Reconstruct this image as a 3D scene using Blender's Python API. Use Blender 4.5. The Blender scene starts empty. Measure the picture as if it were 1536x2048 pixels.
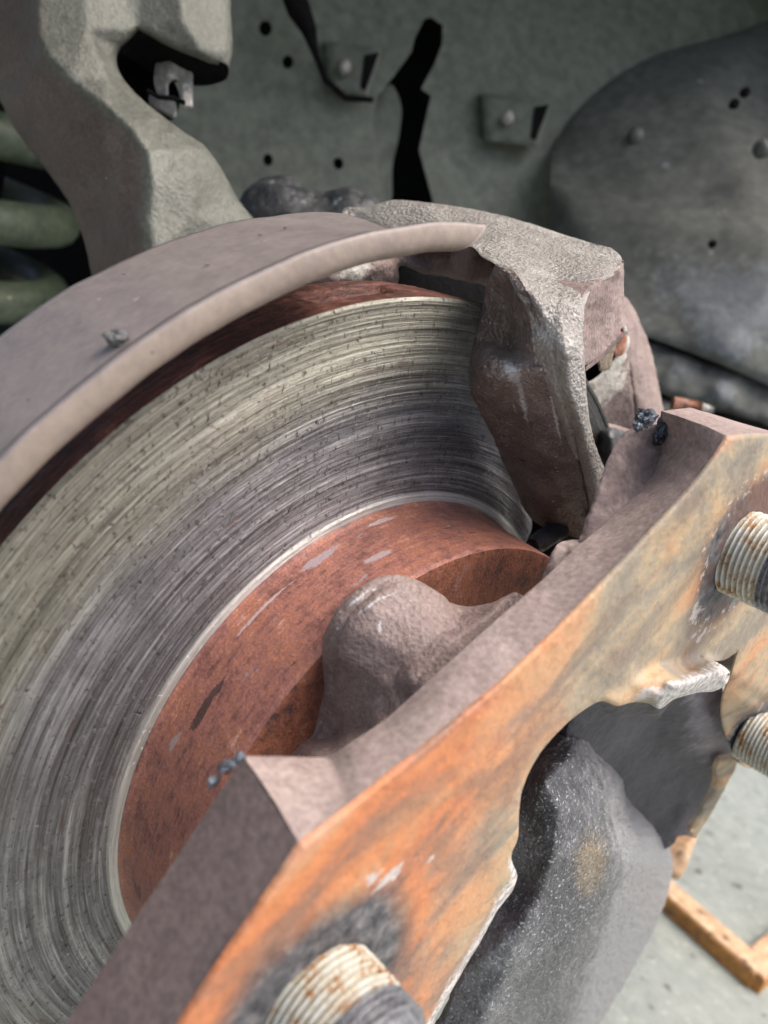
import bpy, bmesh, math, random
import numpy as np
from mathutils import Vector, noise
from mathutils.geometry import delaunay_2d_cdt
random.seed(4)
sc = bpy.context.scene
COL = sc.collection
R = math.radians
# ------------------------------------------------------------------ camera
# World frame: X = wheel axle pointing out of the car, Z = up; the disc centre stands at (0, 0, ZC).
ZC = 0.36
F = 1580.0
Cc = np.array([-0.00642552, 0.07932824, 0.27156067])
nn = np.array([0.66071012, 0.35597122, -0.66086809]); nn /= np.linalg.norm(nn)
e1 = np.array([0, -1, 0.]); e1 = e1 - nn*(e1@nn); e1 /= np.linalg.norm(e1)
e2 = np.cross(nn, e1)
M = np.array([nn, -e2, e1])                       # camera frame (x right, y down, z forward) -> world
CAM = M@(-Cc) + np.array([0, 0, ZC])
def ray(x, y): return M@np.array([(x-768)/F, (y-1024)/F, 1.0])
def H(x, y, h):                                    # point of the wheel-parallel plane X = h
    d = ray(x, y); return CAM + d*((h-CAM[0])/d[0])
def Zd(x, y, z): return CAM + ray(x, y)*z
def depth(p): return float((M.T@(np.array(p)-CAM))[2])
cam = bpy.data.cameras.new('camera'); co = bpy.data.objects.new('camera', cam); COL.objects.link(co)
cam.sensor_fit = 'HORIZONTAL'; cam.sensor_width = 36; cam.lens = F/1536*36
cam.clip_start = 0.005; cam.clip_end = 200
rx, dn, fw = M[:, 0], M[:, 1], M[:, 2]
from mathutils import Matrix
co.matrix_world = Matrix(((rx[0], -dn[0], -fw[0], CAM[0]), (rx[1], -dn[1], -fw[1], CAM[1]), (rx[2], -dn[2], -fw[2], CAM[2]), (0, 0, 0, 1)))
cam.dof.use_dof = True; cam.dof.focus_distance = 0.228; cam.dof.aperture_fstop = 15.5
sc.camera = co
sc.render.resolution_x = 768; sc.render.resolution_y = 1024
# ------------------------------------------------------------------ light
w = bpy.data.worlds.new('World'); sc.world = w; w.use_nodes = True
nt = w.node_tree
sky = nt.nodes.new('ShaderNodeTexSky'); sky.sky_type = 'NISHITA'; sky.sun_disc = False
SUN_EL, SUN_AZ = R(62), R(35)                      # azimuth measured from +X towards +Y
sky.sun_elevation = SUN_EL; sky.sun_rotation = R(90)-SUN_AZ
sky.dust_density = 6.0; sky.air_density = 0.6; sky.ozone_density = 0.3
bg = nt.nodes['Background']; bg.inputs[1].default_value = 0.15
nt.links.new(sky.outputs[0], bg.inputs[0])
sun = bpy.data.lights.new('sun', 'SUN'); sun.energy = 0.8; sun.angle = R(50); sun.color = (1, 0.97, 0.93)
so = bpy.data.objects.new('sun', sun); COL.objects.link(so)
sd = Vector((math.cos(SUN_EL)*math.cos(SUN_AZ), math.cos(SUN_EL)*math.sin(SUN_AZ), math.sin(SUN_EL)))
so.rotation_euler = sd.to_track_quat('Z', 'Y').to_euler(); so.location = (1, -1, 2)
sc.view_settings.view_transform = 'Standard'; sc.view_settings.look = 'None'
sc.view_settings.exposure = 0.95; sc.view_settings.gamma = 1
sc.cycles.max_bounces = 8

# ------------------------------------------------------------------ materials
class NT:
    def __init__(s, name):
        s.m = bpy.data.materials.new(name); s.m.use_nodes = True; s.t = s.m.node_tree
        s.b = s.t.nodes['Principled BSDF']; s.o = s.t.nodes['Material Output']
        s.co = s.t.nodes.new('ShaderNodeTexCoord').outputs['Object']
    def n(s, typ, **k):
        nd = s.t.nodes.new(typ)
        for a, v in k.items():
            if a.startswith('i_'):
                key = a[2:]; key = int(key) if key.isdigit() else key.replace('_', ' ')
                s.set(nd.inputs[key], v)
            else: setattr(nd, a, v)
        return nd
    def set(s, inp, v):
        if isinstance(v, bpy.types.NodeSocket): s.t.links.new(v, inp)
        elif isinstance(v, (tuple, list)) and len(v) == 3 and inp.type == 'RGBA': inp.default_value = (*v, 1)
        else: inp.default_value = v
    def math(s, op, a, b=0.0, c=0.0, clamp=False):
        nd = s.t.nodes.new('ShaderNodeMath'); nd.operation = op; nd.use_clamp = clamp
        for i, v in enumerate((a, b, c)): s.set(nd.inputs[i], v)
        return nd.outputs[0]
    def noise(s, scale, detail=4, rough=0.55, vec=None, dist=0.0):
        return s.n('ShaderNodeTexNoise', i_Vector=vec or s.co, i_Scale=scale, i_Detail=detail, i_Roughness=rough, i_Distortion=dist).outputs[0]
    def voro(s, scale, vec=None, feature='F1'):
        return s.n('ShaderNodeTexVoronoi', feature=feature, i_Vector=vec or s.co, i_Scale=scale).outputs[0]
    def ramp(s, fac, stops, interp='LINEAR'):
        nd = s.t.nodes.new('ShaderNodeValToRGB'); s.set(nd.inputs[0], fac); cr = nd.color_ramp; cr.interpolation = interp
        while len(cr.elements) < len(stops): cr.elements.new(0.5)
        for e, (p, c) in zip(cr.elements, stops):
            e.position = p; e.color = (*c, 1) if isinstance(c, tuple) else (c, c, c, 1)
        return nd.outputs[0]
    def mix(s, f, a, b, mode='MIX'):
        nd = s.t.nodes.new('ShaderNodeMix'); nd.data_type = 'RGBA'; nd.blend_type = mode
        s.set(nd.inputs[0], f); s.set(nd.inputs[6], a); s.set(nd.inputs[7], b); return nd.outputs[2]
    def step(s, v, lo, hi):
        return s.n('ShaderNodeMapRange', i_Value=v, i_From_Min=lo, i_From_Max=hi, clamp=True).outputs[0]
    def attr(s, name): return s.n('ShaderNodeAttribute', attribute_name=name).outputs['Fac']
    def scaled(s, v, vec=None):
        return s.n('ShaderNodeMapping', i_Vector=vec or s.co, i_Scale=v).outputs[0]
    def bump(s, h, dist, strength=1.0, normal=None):
        nd = s.n('ShaderNodeBump', i_Height=h, i_Distance=dist, i_Strength=strength)
        if normal: s.t.links.new(normal, nd.inputs['Normal'])
        return nd.outputs[0]
    def done(s, col, rough=0.6, metal=0.0, normal=None, spec=0.5, sheen=0.0):
        s.set(s.b.inputs['Base Color'], col); s.set(s.b.inputs['Roughness'], rough); s.set(s.b.inputs['Metallic'], metal)
        s.b.inputs['Specular IOR Level'].default_value = spec
        if normal: s.t.links.new(normal, s.b.inputs['Normal'])
        return s.m

def cast(name, stops, big=25, rough=(0.45, 0.75), metal=0.0, grain=900, gd=0.00025, specks=None, second=None, mid=150, wear=None, spec=0.5, third=None, ov=0.5, mn=1.1):
    """Rough cast or dusty metal: mottled colour, sandy grain relief, pale specks, and a second colour where the mesh attribute 'mask' says so."""
    t = NT(name)
    a = t.noise(big, 5, 0.6); b = t.noise(mid, 5, 0.65)
    v = t.math('ADD', t.math('MULTIPLY', a, 0.55), t.math('MULTIPLY', b, 0.45))
    c = t.ramp(v, stops)
    g = t.noise(grain, 3, 0.6)
    c = t.mix(ov, c, t.ramp(g, [(0.3, 0.25), (0.5, 0.5), (0.72, 0.8)]), 'OVERLAY')
    r = t.n('ShaderNodeMapRange', i_Value=b, i_From_Min=0.3, i_From_Max=0.7, i_To_Min=rough[0], i_To_Max=rough[1]).outputs[0]
    if second:
        mk = t.attr('mask')
        m2 = t.math('ADD', mk, t.math('MULTIPLY', t.math('SUBTRACT', b, 0.5), mn))
        m2 = t.step(m2, 0.35, 0.65)
        c2 = t.ramp(v, second)
        c2 = t.mix(ov, c2, t.ramp(g, [(0.3, 0.25), (0.5, 0.5), (0.72, 0.8)]), 'OVERLAY')
        c = t.mix(m2, c, c2)
    if third:
        m3 = t.step(t.math('ADD', t.attr('stain_glint'), t.math('MULTIPLY', t.math('SUBTRACT', t.math('ADD', t.math('MULTIPLY', g, 0.6), t.math('MULTIPLY', b, 0.4)), 0.5), 3.0)), 0.2, 1.1)
        m3 = t.math('MULTIPLY', m3, t.step(t.attr('stain_glint'), 0.0, 0.3))
        c = t.mix(m3, c, third)
    if specks:
        sp = t.noise(specks[0], 2, 0.5)
        c = t.mix(t.step(sp, specks[1], specks[1]+0.06), c, specks[2])
        r = t.math('SUBTRACT', r, t.math('MULTIPLY', t.step(sp, specks[1], specks[1]+0.06), 0.2))
    h = t.math('ADD', t.math('MULTIPLY', g, 1.6), t.math('MULTIPLY', b, 0.7))
    nrm = t.bump(h, gd, 1.0)
    return t.done(c, r, metal, nrm, spec)

def lin(r, g, b):                                   # sRGB 0-255 to linear base colour
    f = lambda x: (x/255/12.92) if x <= 10 else ((x/255+0.055)/1.055)**2.4
    return (f(r), f(g), f(b))

# disc friction face: concentric wear in polar coordinates
def disc_face():
    t = NT('worn_disc_face')
    s = t.n('ShaderNodeSeparateXYZ', i_0=t.co); y, z = s.outputs[1], s.outputs[2]
    r = t.math('SQRT', t.math('ADD', t.math('MULTIPLY', y, y), t.math('MULTIPLY', z, z)))
    th = t.math('ARCTAN2', y, z)
    wob = t.math('MULTIPLY', t.math('SUBTRACT', t.noise(35, 3), 0.5), 0.0004)
    rw = t.math('ADD', r, wob)
    def pol(kr, kt): return t.n('ShaderNodeCombineXYZ', i_0=t.math('MULTIPLY', rw, kr), i_1=t.math('MULTIPLY', th, kt), i_2=0.0).outputs[0]
    fine = t.noise(1, 6, 0.72, pol(1100, 2))
    wide = t.noise(1, 3, 0.6, pol(230, 1.2))
    rag = t.noise(1, 7, 0.78, pol(650, 16))
    spot = t.noise(1, 5, 0.7, pol(300, 42))
    v = t.math('ADD', t.math('ADD', t.math('MULTIPLY', fine, 0.52), t.math('MULTIPLY', wide, 0.30)), t.math('MULTIPLY', rag, 0.18))
    light = t.ramp(v, [(0.38, lin(84, 83, 76)), (0.45, lin(138, 137, 125)), (0.53, lin(188, 187, 172)), (0.61, lin(232, 231, 216))])
    grey = t.ramp(v, [(0.38, lin(74, 74, 75)), (0.46, lin(126, 126, 128)), (0.53, lin(166, 167, 169)), (0.61, lin(220, 222, 222))])
    zone = t.step(t.math('ADD', r, t.math('MULTIPLY', t.math('SUBTRACT', t.noise(18, 4), 0.5), 0.03)), 0.118, 0.134)
    c = t.mix(zone, grey, light)
    # brown glaze streaks
    br = t.step(t.noise(1, 5, 0.7, pol(330, 5)), 0.60, 0.70)
    c = t.mix(t.math('MULTIPLY', br, 0.75), c, lin(122, 92, 74))
    # dark scuffs and pits
    dk = t.step(spot, 0.60, 0.68)
    c = t.mix(t.math('MULTIPLY', dk, 0.8), c, lin(44, 42, 42))
    sp2 = t.step(t.noise(420, 5, 0.75), 0.58, 0.66)
    c = t.mix(t.math('MULTIPLY', sp2, 0.5), c, lin(214, 214, 206))
    pit = t.step(t.noise(560, 5, 0.78, t.scaled((1, 1.3, 0.8))), 0.57, 0.64)
    c = t.mix(t.math('MULTIPLY', pit, 0.7), c, lin(52, 50, 46))
    stn = t.math('MULTIPLY', t.step(t.noise(70, 5, 0.7), 0.5, 0.68), t.math('SUBTRACT', 1.0, zone))
    c = t.mix(t.math('MULTIPLY', stn, 0.35), c, lin(92, 84, 80))
    dgr = t.step(t.math('ADD', t.noise(14, 4), t.math('MULTIPLY', t.math('SUBTRACT', rag, 0.5), 0.6)), 0.55, 0.68)
    c = t.mix(t.math('MULTIPLY', dgr, 0.5), c, lin(66, 60, 60))
    # pale unworn inner ring, then the painted shade of the caliper
    ring = t.math('MULTIPLY', t.step(r, 0.0886, 0.0890), t.math('SUBTRACT', 1.0, t.step(r, 0.0910, 0.0922)))
    rc = t.ramp(fine, [(0.35, lin(206, 208, 202)), (0.55, lin(250, 252, 246))])
    c = t.mix(ring, c, rc)
    cs = t.step(t.math('ADD', th, t.math('MULTIPLY', t.math('SUBTRACT', rag, 0.5), 0.5)), -0.34, 0.02)     # caliper's shade and reflection painted on the disc
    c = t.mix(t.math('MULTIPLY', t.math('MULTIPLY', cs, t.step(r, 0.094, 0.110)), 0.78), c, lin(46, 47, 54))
    h = t.math('ADD', t.math('MULTIPLY', v, 2.0), t.math('MULTIPLY', dk, -0.25))
    n1 = t.bump(t.math('SUBTRACT', h, t.math('MULTIPLY', pit, 0.3)), 0.0008, 1.0)
    n2 = t.bump(t.noise(2200, 3), 0.00008, 1.0, n1)
    ro = t.n('ShaderNodeMapRange', i_Value=rag, i_From_Min=0.3, i_From_Max=0.7, i_To_Min=0.34, i_To_Max=0.6).outputs[0]
    t.set(t.b.inputs['Anisotropic'], 0.5)
    return t.done(c, ro, 0.75, n2)
MARKS = [(0.0053, -0.58, 0.0013, 0.075, lin(176, 164, 170)), (0.0165, -0.44, 0.0014, 0.05, lin(190, 176, 176)), (0.0112, -1.12, 0.0011, 0.085, lin(58, 52, 54)), (0.0082, -1.28, 0.0010, 0.035, lin(180, 166, 160)), (0.0060, -0.80, 0.0006, 0.10, lin(206, 186, 184)), (0.0040, -0.30, 0.0007, 0.06, lin(206, 190, 186))]
def rusty(name, stops, streak=False, rough=(0.45, 0.8), scr=True, gd=0.0003, marks=()):
    t = NT(name)
    s = t.n('ShaderNodeSeparateXYZ', i_0=t.co); x, y, z = s.outputs
    r = t.math('SQRT', t.math('ADD', t.math('MULTIPLY', y, y), t.math('MULTIPLY', z, z)))
    th = t.math('ARCTAN2', y, z)
    p = t.n('ShaderNodeCombineXYZ', i_0=t.math('MULTIPLY', x, 700), i_1=t.math('MULTIPLY', th, 9), i_2=t.math('MULTIPLY', r, 300)).outputs[0]
    a = t.noise(60, 5, 0.6); b = t.noise(420, 5, 0.7); l = t.noise(1, 5, 0.65, p)
    k = 0.35 if streak else 0.1
    v = t.math('ADD', t.math('ADD', t.math('MULTIPLY', a, 0.4), t.math('MULTIPLY', b, 0.6-k)), t.math('MULTIPLY', l, k))
    c = t.ramp(v, stops)
    g = t.noise(1300, 3, 0.6)
    c = t.mix(0.4, c, t.ramp(g, [(0.3, 0.2), (0.5, 0.5), (0.7, 0.82)]), 'OVERLAY')
    if scr:
        ps = t.n('ShaderNodeCombineXYZ', i_0=t.math('MULTIPLY', x, 190), i_1=t.math('MULTIPLY', th, 6.5), i_2=0.0).outputs[0]
        m = t.step(t.noise(1, 5, 0.75, ps), 0.62, 0.66)
        c = t.mix(t.math('MULTIPLY', m, 0.85), c, lin(160, 150, 152))
        m3 = t.step(t.noise(1, 5, 0.75, t.n('ShaderNodeVectorMath', operation='ADD', i_0=ps, i_1=(7, 3, 2)).outputs[0]), 0.63, 0.66)
        c = t.mix(t.math('MULTIPLY', m3, 0.85), c, lin(66, 56, 54))
    for (mx, mt, dx, dt, col) in marks:             # single scuffs and scrapes on the metal
        q = t.math('SQRT', t.math('ADD', t.math('POWER', t.math('DIVIDE', t.math('SUBTRACT', x, mx), dx), 2.0), t.math('POWER', t.math('DIVIDE', t.math('SUBTRACT', th, mt), dt), 2.0)))
        q = t.math('ADD', q, t.math('MULTIPLY', t.math('SUBTRACT', t.noise(1, 5, 0.75, ps), 0.5), 4.0))
        c = t.mix(t.math('MULTIPLY', t.step(q, 1.1, 0.8), 0.8), c, col)
    ro = t.n('ShaderNodeMapRange', i_Value=b, i_From_Min=0.3, i_From_Max=0.7, i_To_Min=rough[0], i_To_Max=rough[1]).outputs[0]
    nrm = t.bump(t.math('ADD', g, t.math('MULTIPLY', v, 2)), gd, 1.0)
    return t.done(c, ro, 0.15, nrm)

STUDS = [H(636, 2000, 0.080), H(1478, 1104, 0.080), H(1514, 1476, 0.080)]
HUBLOC = (0.08, 0.0, ZC)
def flange_face():
    t = NT('rusty_flange_face')
    s = t.n('ShaderNodeSeparateXYZ', i_0=t.co); x, y, z = s.outputs
    # streak frame along the long edge of the flange
    ca, sa = 0.804, 0.595
    u = t.math('ADD', t.math('MULTIPLY', y, ca), t.math('MULTIPLY', z, sa))
    v = t.math('SUBTRACT', t.math('MULTIPLY', z, ca), t.math('MULTIPLY', y, sa))
    p = t.n('ShaderNodeCombineXYZ', i_0=t.math('MULTIPLY', u, 16), i_1=t.math('MULTIPLY', v, 48), i_2=0.0).outputs[0]
    st = t.noise(1, 4, 0.55, p, 0.8)
    bl = t.noise(42, 4, 0.6)
    fi = t.noise(260, 4, 0.6)
    k = t.math('ADD', t.math('MULTIPLY', st, 0.82), t.math('MULTIPLY', fi, 0.18))
    orange = t.ramp(k, [(0.32, lin(104, 84, 74)), (0.40, lin(164, 118, 92)), (0.47, lin(196, 126, 86)), (0.55, lin(210, 138, 90)), (0.68, lin(196, 164, 128))])
    tan = t.ramp(k, [(0.32, lin(124, 118, 108)), (0.45, lin(156, 146, 128)), (0.53, lin(184, 162, 130)), (0.64, lin(200, 152, 112))])
    gz = t.step(t.math('ADD', y, t.math('MULTIPLY', t.math('SUBTRACT', bl, 0.5), 0.09)), -0.070, -0.028)
    c = t.mix(gz, orange, tan)
    bl2 = t.noise(1, 4, 0.6, t.n('ShaderNodeCombineXYZ', i_0=t.math('MULTIPLY', u, 26), i_1=t.math('MULTIPLY', v, 60), i_2=3.0).outputs[0], 0.5)
    c = t.mix(t.math('MULTIPLY', t.step(bl2, 0.50, 0.64), 0.62), c, lin(124, 108, 96))
    c = t.mix(t.math('MULTIPLY', t.step(t.noise(300, 5, 0.75), 0.56, 0.66), 0.4), c, lin(132, 86, 62))
    edge = t.step(t.math('ADD', v, t.math('MULTIPLY', t.math('SUBTRACT', bl, 0.5), 0.01)), 0.1030, 0.1065)
    c = t.mix(t.math('MULTIPLY', edge, 0.8), c, lin(198, 150, 122))
    # bare grey patches where the wheel bore down round the studs
    for i, q in enumerate(STUDS):
        d = t.n('ShaderNodeVectorMath', operation='DISTANCE', i_0=t.co, i_1=(0, q[1]-HUBLOC[1], q[2]-HUBLOC[2])).outputs['Value']
        dw = t.math('ADD', d, t.math('MULTIPLY', t.math('SUBTRACT', st, 0.5), 0.008))
        lo, hi = ((0.0205, 0.0275), (0.0205, 0.0240), (0.0145, 0.017))[i]
        m = t.math('SUBTRACT', 1.0, t.step(dw, lo, hi))
        col = t.ramp(fi, [(0.35, lin(62, 62, 66)), (0.55, lin(104, 104, 106)), (0.7, lin(140, 138, 134))])
        if i == 1: col = t.mix(t.step(bl, 0.45, 0.6), col, lin(112, 84, 72))
        rim = t.math('MULTIPLY', t.step(dw, lo-0.0015, lo), t.math('SUBTRACT', 1.0, t.step(dw, hi, hi+0.0012)))
        halo = t.math('MULTIPLY', t.step(t.math('ADD', dw, t.math('MULTIPLY', fi, 0.002)), lo+0.009, lo+0.002), 0.55)
        c = t.mix(halo, c, lin(124, 92, 74))
        c = t.mix(m, c, col)
        if i: c = t.mix(t.math('MULTIPLY', rim, t.step(t.noise(320, 4, 0.7), 0.56, 0.64)), c, lin(196, 186, 174))
    mk = t.attr('mask')
    c = t.mix(t.step(t.math('ADD', mk, t.math('MULTIPLY', t.math('SUBTRACT', fi, 0.5), 1.0)), 0.4, 0.7), c, t.ramp(t.noise(500, 4, 0.7), [(0.4, lin(150, 146, 146)), (0.6, lin(226, 222, 212))]))
    flk = t.step(t.math('ADD', t.math('MULTIPLY', t.attr('stain_glint'), 0.22), t.noise(180, 5, 0.75, p2 := t.n('ShaderNodeCombineXYZ', i_0=t.math('MULTIPLY', u, 0.6), i_1=t.math('MULTIPLY', v, 1.6), i_2=0.0).outputs[0])), 0.72, 0.75)
    c = t.mix(flk, c, lin(200, 192, 186))
    nrm = t.bump(t.math('ADD', st, t.math('MULTIPLY', fi, 1.2)), 0.0004, 1.0)
    return t.done(c, 0.55, 0.0, nrm)
def zinc():
    t = NT('zinc_thread')
    s = t.n('ShaderNodeSeparateXYZ', i_0=t.co); x, y, z = s.outputs
    a = t.noise(230, 5, 0.65); b = t.noise(700, 4, 0.6)
    v = t.math('ADD', t.math('MULTIPLY', a, 0.65), t.math('MULTIPLY', b, 0.35))
    c = t.ramp(v, [(0.34, lin(96, 62, 44)), (0.42, lin(176, 130, 86)), (0.47, lin(186, 182, 164)), (0.56, lin(204, 204, 194)), (0.70, lin(186, 196, 202))])
    gr = t.attr('groove')
    c = t.mix(t.math('MULTIPLY', gr, 0.55), c, lin(96, 84, 70))
    c = t.mix(t.step(x, 0.0102, 0.0110), c, t.ramp(b, [(0.3, lin(70, 72, 76)), (0.6, lin(128, 130, 134))]))
    return t.done(c, t.math('SUBTRACT', 0.6, t.math('MULTIPLY', t.step(x, 0.0102, 0.011), 0.25)), 0.25, t.bump(b, 0.0002))

MT = {}
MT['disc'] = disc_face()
MT['hat'] = rusty('rusted_hat', [(0.36, lin(100, 70, 64)), (0.44, lin(142, 96, 86)), (0.50, lin(168, 116, 103)), (0.56, lin(178, 118, 92)), (0.64, lin(212, 172, 162))], True, rough=(0.3, 0.55), gd=0.0002, marks=MARKS)
MT['hat_face'] = rusty('dark_rust_hat_face', [(0.38, lin(84, 64, 60)), (0.46, lin(134, 86, 70)), (0.54, lin(162, 102, 76)), (0.62, lin(150, 124, 120))], False, scr=False)
MT['rim'] = rusty('rusted_rim', [(0.38, lin(38, 24, 21)), (0.50, lin(84, 50, 41)), (0.62, lin(140, 92, 80))], True, scr=False)  # rust and grime, darkened further for the shade under the shield
MT['shield'] = cast('dusty_shield_paint', [(0.35, lin(120, 112, 109)), (0.5, lin(132, 124, 121)), (0.65, lin(141, 133, 130))], 12, (0.42, 0.55), 0.0, 500, 0.00004, (330, 0.735, lin(190, 182, 176)), [(0.35, lin(126, 114, 105)), (0.65, lin(144, 131, 120))], ov=0.25, mn=0.05)
MT['flange'] = flange_face()
MT['flange_side'] = cast('dusty_flange_side', [(0.35, lin(138, 121, 116)), (0.5, lin(158, 142, 136)), (0.66, lin(176, 160, 153))], 20, (0.6, 0.8), 0, 700, 0.00012, None, [(0.35, lin(104, 90, 88)), (0.65, lin(124, 110, 106))])
MT['neck'] = cast('cast_neck', [(0.35, lin(122, 104, 99)), (0.5, lin(140, 122, 116)), (0.66, lin(156, 140, 134))], 40, (0.4, 0.65), 0, 900, 0.0004, (650, 0.72, lin(200, 200, 200)), third=lin(206, 208, 210))
MT['caliper'] = cast('cast_caliper', [(0.35, lin(146, 140, 136)), (0.5, lin(164, 160, 154)), (0.64, lin(184, 182, 176))], 30, (0.26, 0.46), 0.3, 820, 0.0010, (900, 0.67, lin(225, 227, 225)), [(0.36, lin(92, 80, 76)), (0.5, lin(124, 112, 106)), (0.64, lin(156, 145, 140))], third=lin(210, 212, 214), ov=0.3)
MT['caliper_dust'] = cast('dusty_caliper', [(0.35, lin(116, 100, 96)), (0.5, lin(138, 122, 116)), (0.66, lin(160, 146, 138))], 30, (0.55, 0.8), 0, 800, 0.0003, None, [(0.35, lin(170, 168, 158)), (0.65, lin(214, 212, 200))])
MT['knuckle'] = cast('cast_knuckle', [(0.35, lin(94, 95, 87)), (0.5, lin(110, 112, 103)), (0.66, lin(126, 129, 120))], 22, (0.4, 0.6), 0.15, 600, 0.0003, (420, 0.76, lin(196, 196, 180)), [(0.35, lin(88, 78, 74)), (0.5, lin(104, 92, 86)), (0.66, lin(116, 106, 98))], ov=0.35, mn=0.4)
MT['body'] = cast('black_sandy_casting', [(0.35, lin(72, 73, 76)), (0.5, lin(98, 99, 101)), (0.62, lin(130, 131, 133))], 28, (0.25, 0.5), 0.25, 700, 0.0007, (1000, 0.60, lin(190, 192, 198)), [(0.35, lin(138, 138, 139)), (0.65, lin(152, 153, 155))], third=lin(142, 128, 106), ov=0.35)
MT['tan'] = cast('tan_dust', [(0.4, lin(120, 108, 92)), (0.6, lin(156, 144, 122))], 30, (0.5, 0.7), 0, 700, 0.0004)
MT['tongue'] = cast('slate_torn_metal', [(0.35, lin(52, 50, 54)), (0.5, lin(66, 64, 70)), (0.66, lin(86, 84, 90))], 30, (0.45, 0.7), 0, 350, 0.0003, None, [(0.35, lin(110, 104, 112)), (0.65, lin(146, 138, 146))])
MT['panel'] = cast('green_grey_panel', [(0.35, lin(84, 90, 82)), (0.5, lin(98, 104, 94)), (0.66, lin(108, 113, 102))], 5, (0.6, 0.8), 0, 90, 0.0002, (130, 0.74, lin(130, 130, 116)))
MT['liner'] = cast('grey_liner', [(0.35, lin(76, 79, 75)), (0.5, lin(90, 93, 88)), (0.66, lin(100, 103, 98))], 7, (0.6, 0.8), 0, 90, 0.0003, (60, 0.72, lin(130, 134, 134)), [(0.35, lin(92, 97, 100)), (0.5, lin(104, 109, 112)), (0.66, lin(124, 130, 132))])
MT['black'] = cast('black_shade_grime', [(0.35, (0.006, 0.006, 0.007)), (0.65, (0.012, 0.012, 0.012))], 20, (0.8, 0.95), 0, 200, 0.0005, spec=0.05)  # black parts, and sheets that stand in for shade
MT['rubber'] = cast('black_rubber', [(0.35, lin(48, 50, 51)), (0.65, lin(80, 82, 84))], 40, (0.35, 0.6), 0, 300, 0.0004, (150, 0.68, lin(150, 160, 160)))
MT['spring'] = cast('green_spring_paint', [(0.35, lin(56, 66, 52)), (0.65, lin(92, 104, 84))], 15, (0.4, 0.6), 0, 200, 0.0003, (120, 0.7, lin(150, 160, 110)))
MT['nut'] = cast('grey_nut', [(0.35, lin(130, 128, 122)), (0.65, lin(176, 174, 166))], 40, (0.35, 0.6), 0.3, 400, 0.0003)
MT['burr'] = cast('burred_steel', [(0.35, lin(34, 38, 46)), (0.5, lin(84, 92, 102)), (0.66, lin(170, 180, 190))], 220, (0.2, 0.45), 0.6, 900, 0.0006)
MT['pebble'] = cast('grit', [(0.35, lin(74, 76, 76)), (0.65, lin(120, 122, 122))], 300, (0.6, 0.8), 0, 1500, 0.0004)
MT['orange'] = cast('orange_paint', [(0.35, lin(176, 136, 100)), (0.5, lin(200, 164, 128)), (0.66, lin(208, 182, 152))], 25, (0.5, 0.7), 0, 150, 0.0004, (60, 0.62, lin(120, 92, 66)), [(0.35, lin(150, 98, 46)), (0.65, lin(190, 134, 66))])
MT['rustbolt'] = cast('rusty_bolt_metal', [(0.4, lin(92, 58, 44)), (0.6, lin(170, 120, 96))], 200, (0.4, 0.7), 0.2, 500, 0.0003)
def concrete():
    t = NT('concrete_ground')
    a = t.noise(3, 5); b = t.noise(60, 5, 0.7); g = t.voro(70)
    c = t.ramp(t.math('ADD', t.math('MULTIPLY', a, 0.5), t.math('MULTIPLY', b, 0.5)), [(0.35, lin(118, 125, 120)), (0.5, lin(140, 147, 141)), (0.65, lin(158, 163, 156))])
    c = t.mix(t.math('SUBTRACT', 1.0, t.step(g, 0.10, 0.24)), c, lin(166, 169, 162))
    c = t.mix(t.step(t.noise(45, 3), 0.64, 0.70), c, lin(92, 92, 90))
    return t.done(c, 0.8, 0, t.bump(b, 0.003))
MT['ground'] = concrete()

# ------------------------------------------------------------------ building helpers
def empty(name, loc, label, cat, group=None):
    o = bpy.data.objects.new(name, None); COL.objects.link(o); o.location = tuple(map(float, loc)); o.empty_display_size = 0.02
    o['label'] = label; o['category'] = cat
    if group: o['group'] = group
    return o
WL = {}
def mesh_obj(name, V, Fc, mat, parent=None, loc=None, smooth=True, attrs=None):
    """V are world coordinates; they are stored relative to the origin of the thing they belong to."""
    base = np.array(loc if loc is not None else (WL[parent.name] if parent else (0, 0, 0)), float)
    V = np.asarray(V, float)-base
    me = bpy.data.meshes.new(name); me.from_pydata(V.tolist(), [], [list(map(int, f)) for f in Fc]); me.update()
    if smooth: me.polygons.foreach_set('use_smooth', [True]*len(me.polygons))
    for k, a in (attrs or {}).items():
        at = me.attributes.new(k, 'FLOAT', 'POINT'); at.data.foreach_set('value', np.asarray(a, np.float32))
    me.materials.append(mat)
    o = bpy.data.objects.new(name, me); COL.objects.link(o)
    if parent: o.parent = parent
    else: o.location = base.tolist()
    WL[o.name] = base
    return o
def thing(name, loc, label, cat, group=None):
    o = empty(name, loc, label, cat, group); WL[o.name] = np.array(loc, float); return o
def single(o, label, cat, group=None):
    o['label'] = label; o['category'] = cat
    if group: o['group'] = group
    return o
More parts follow.
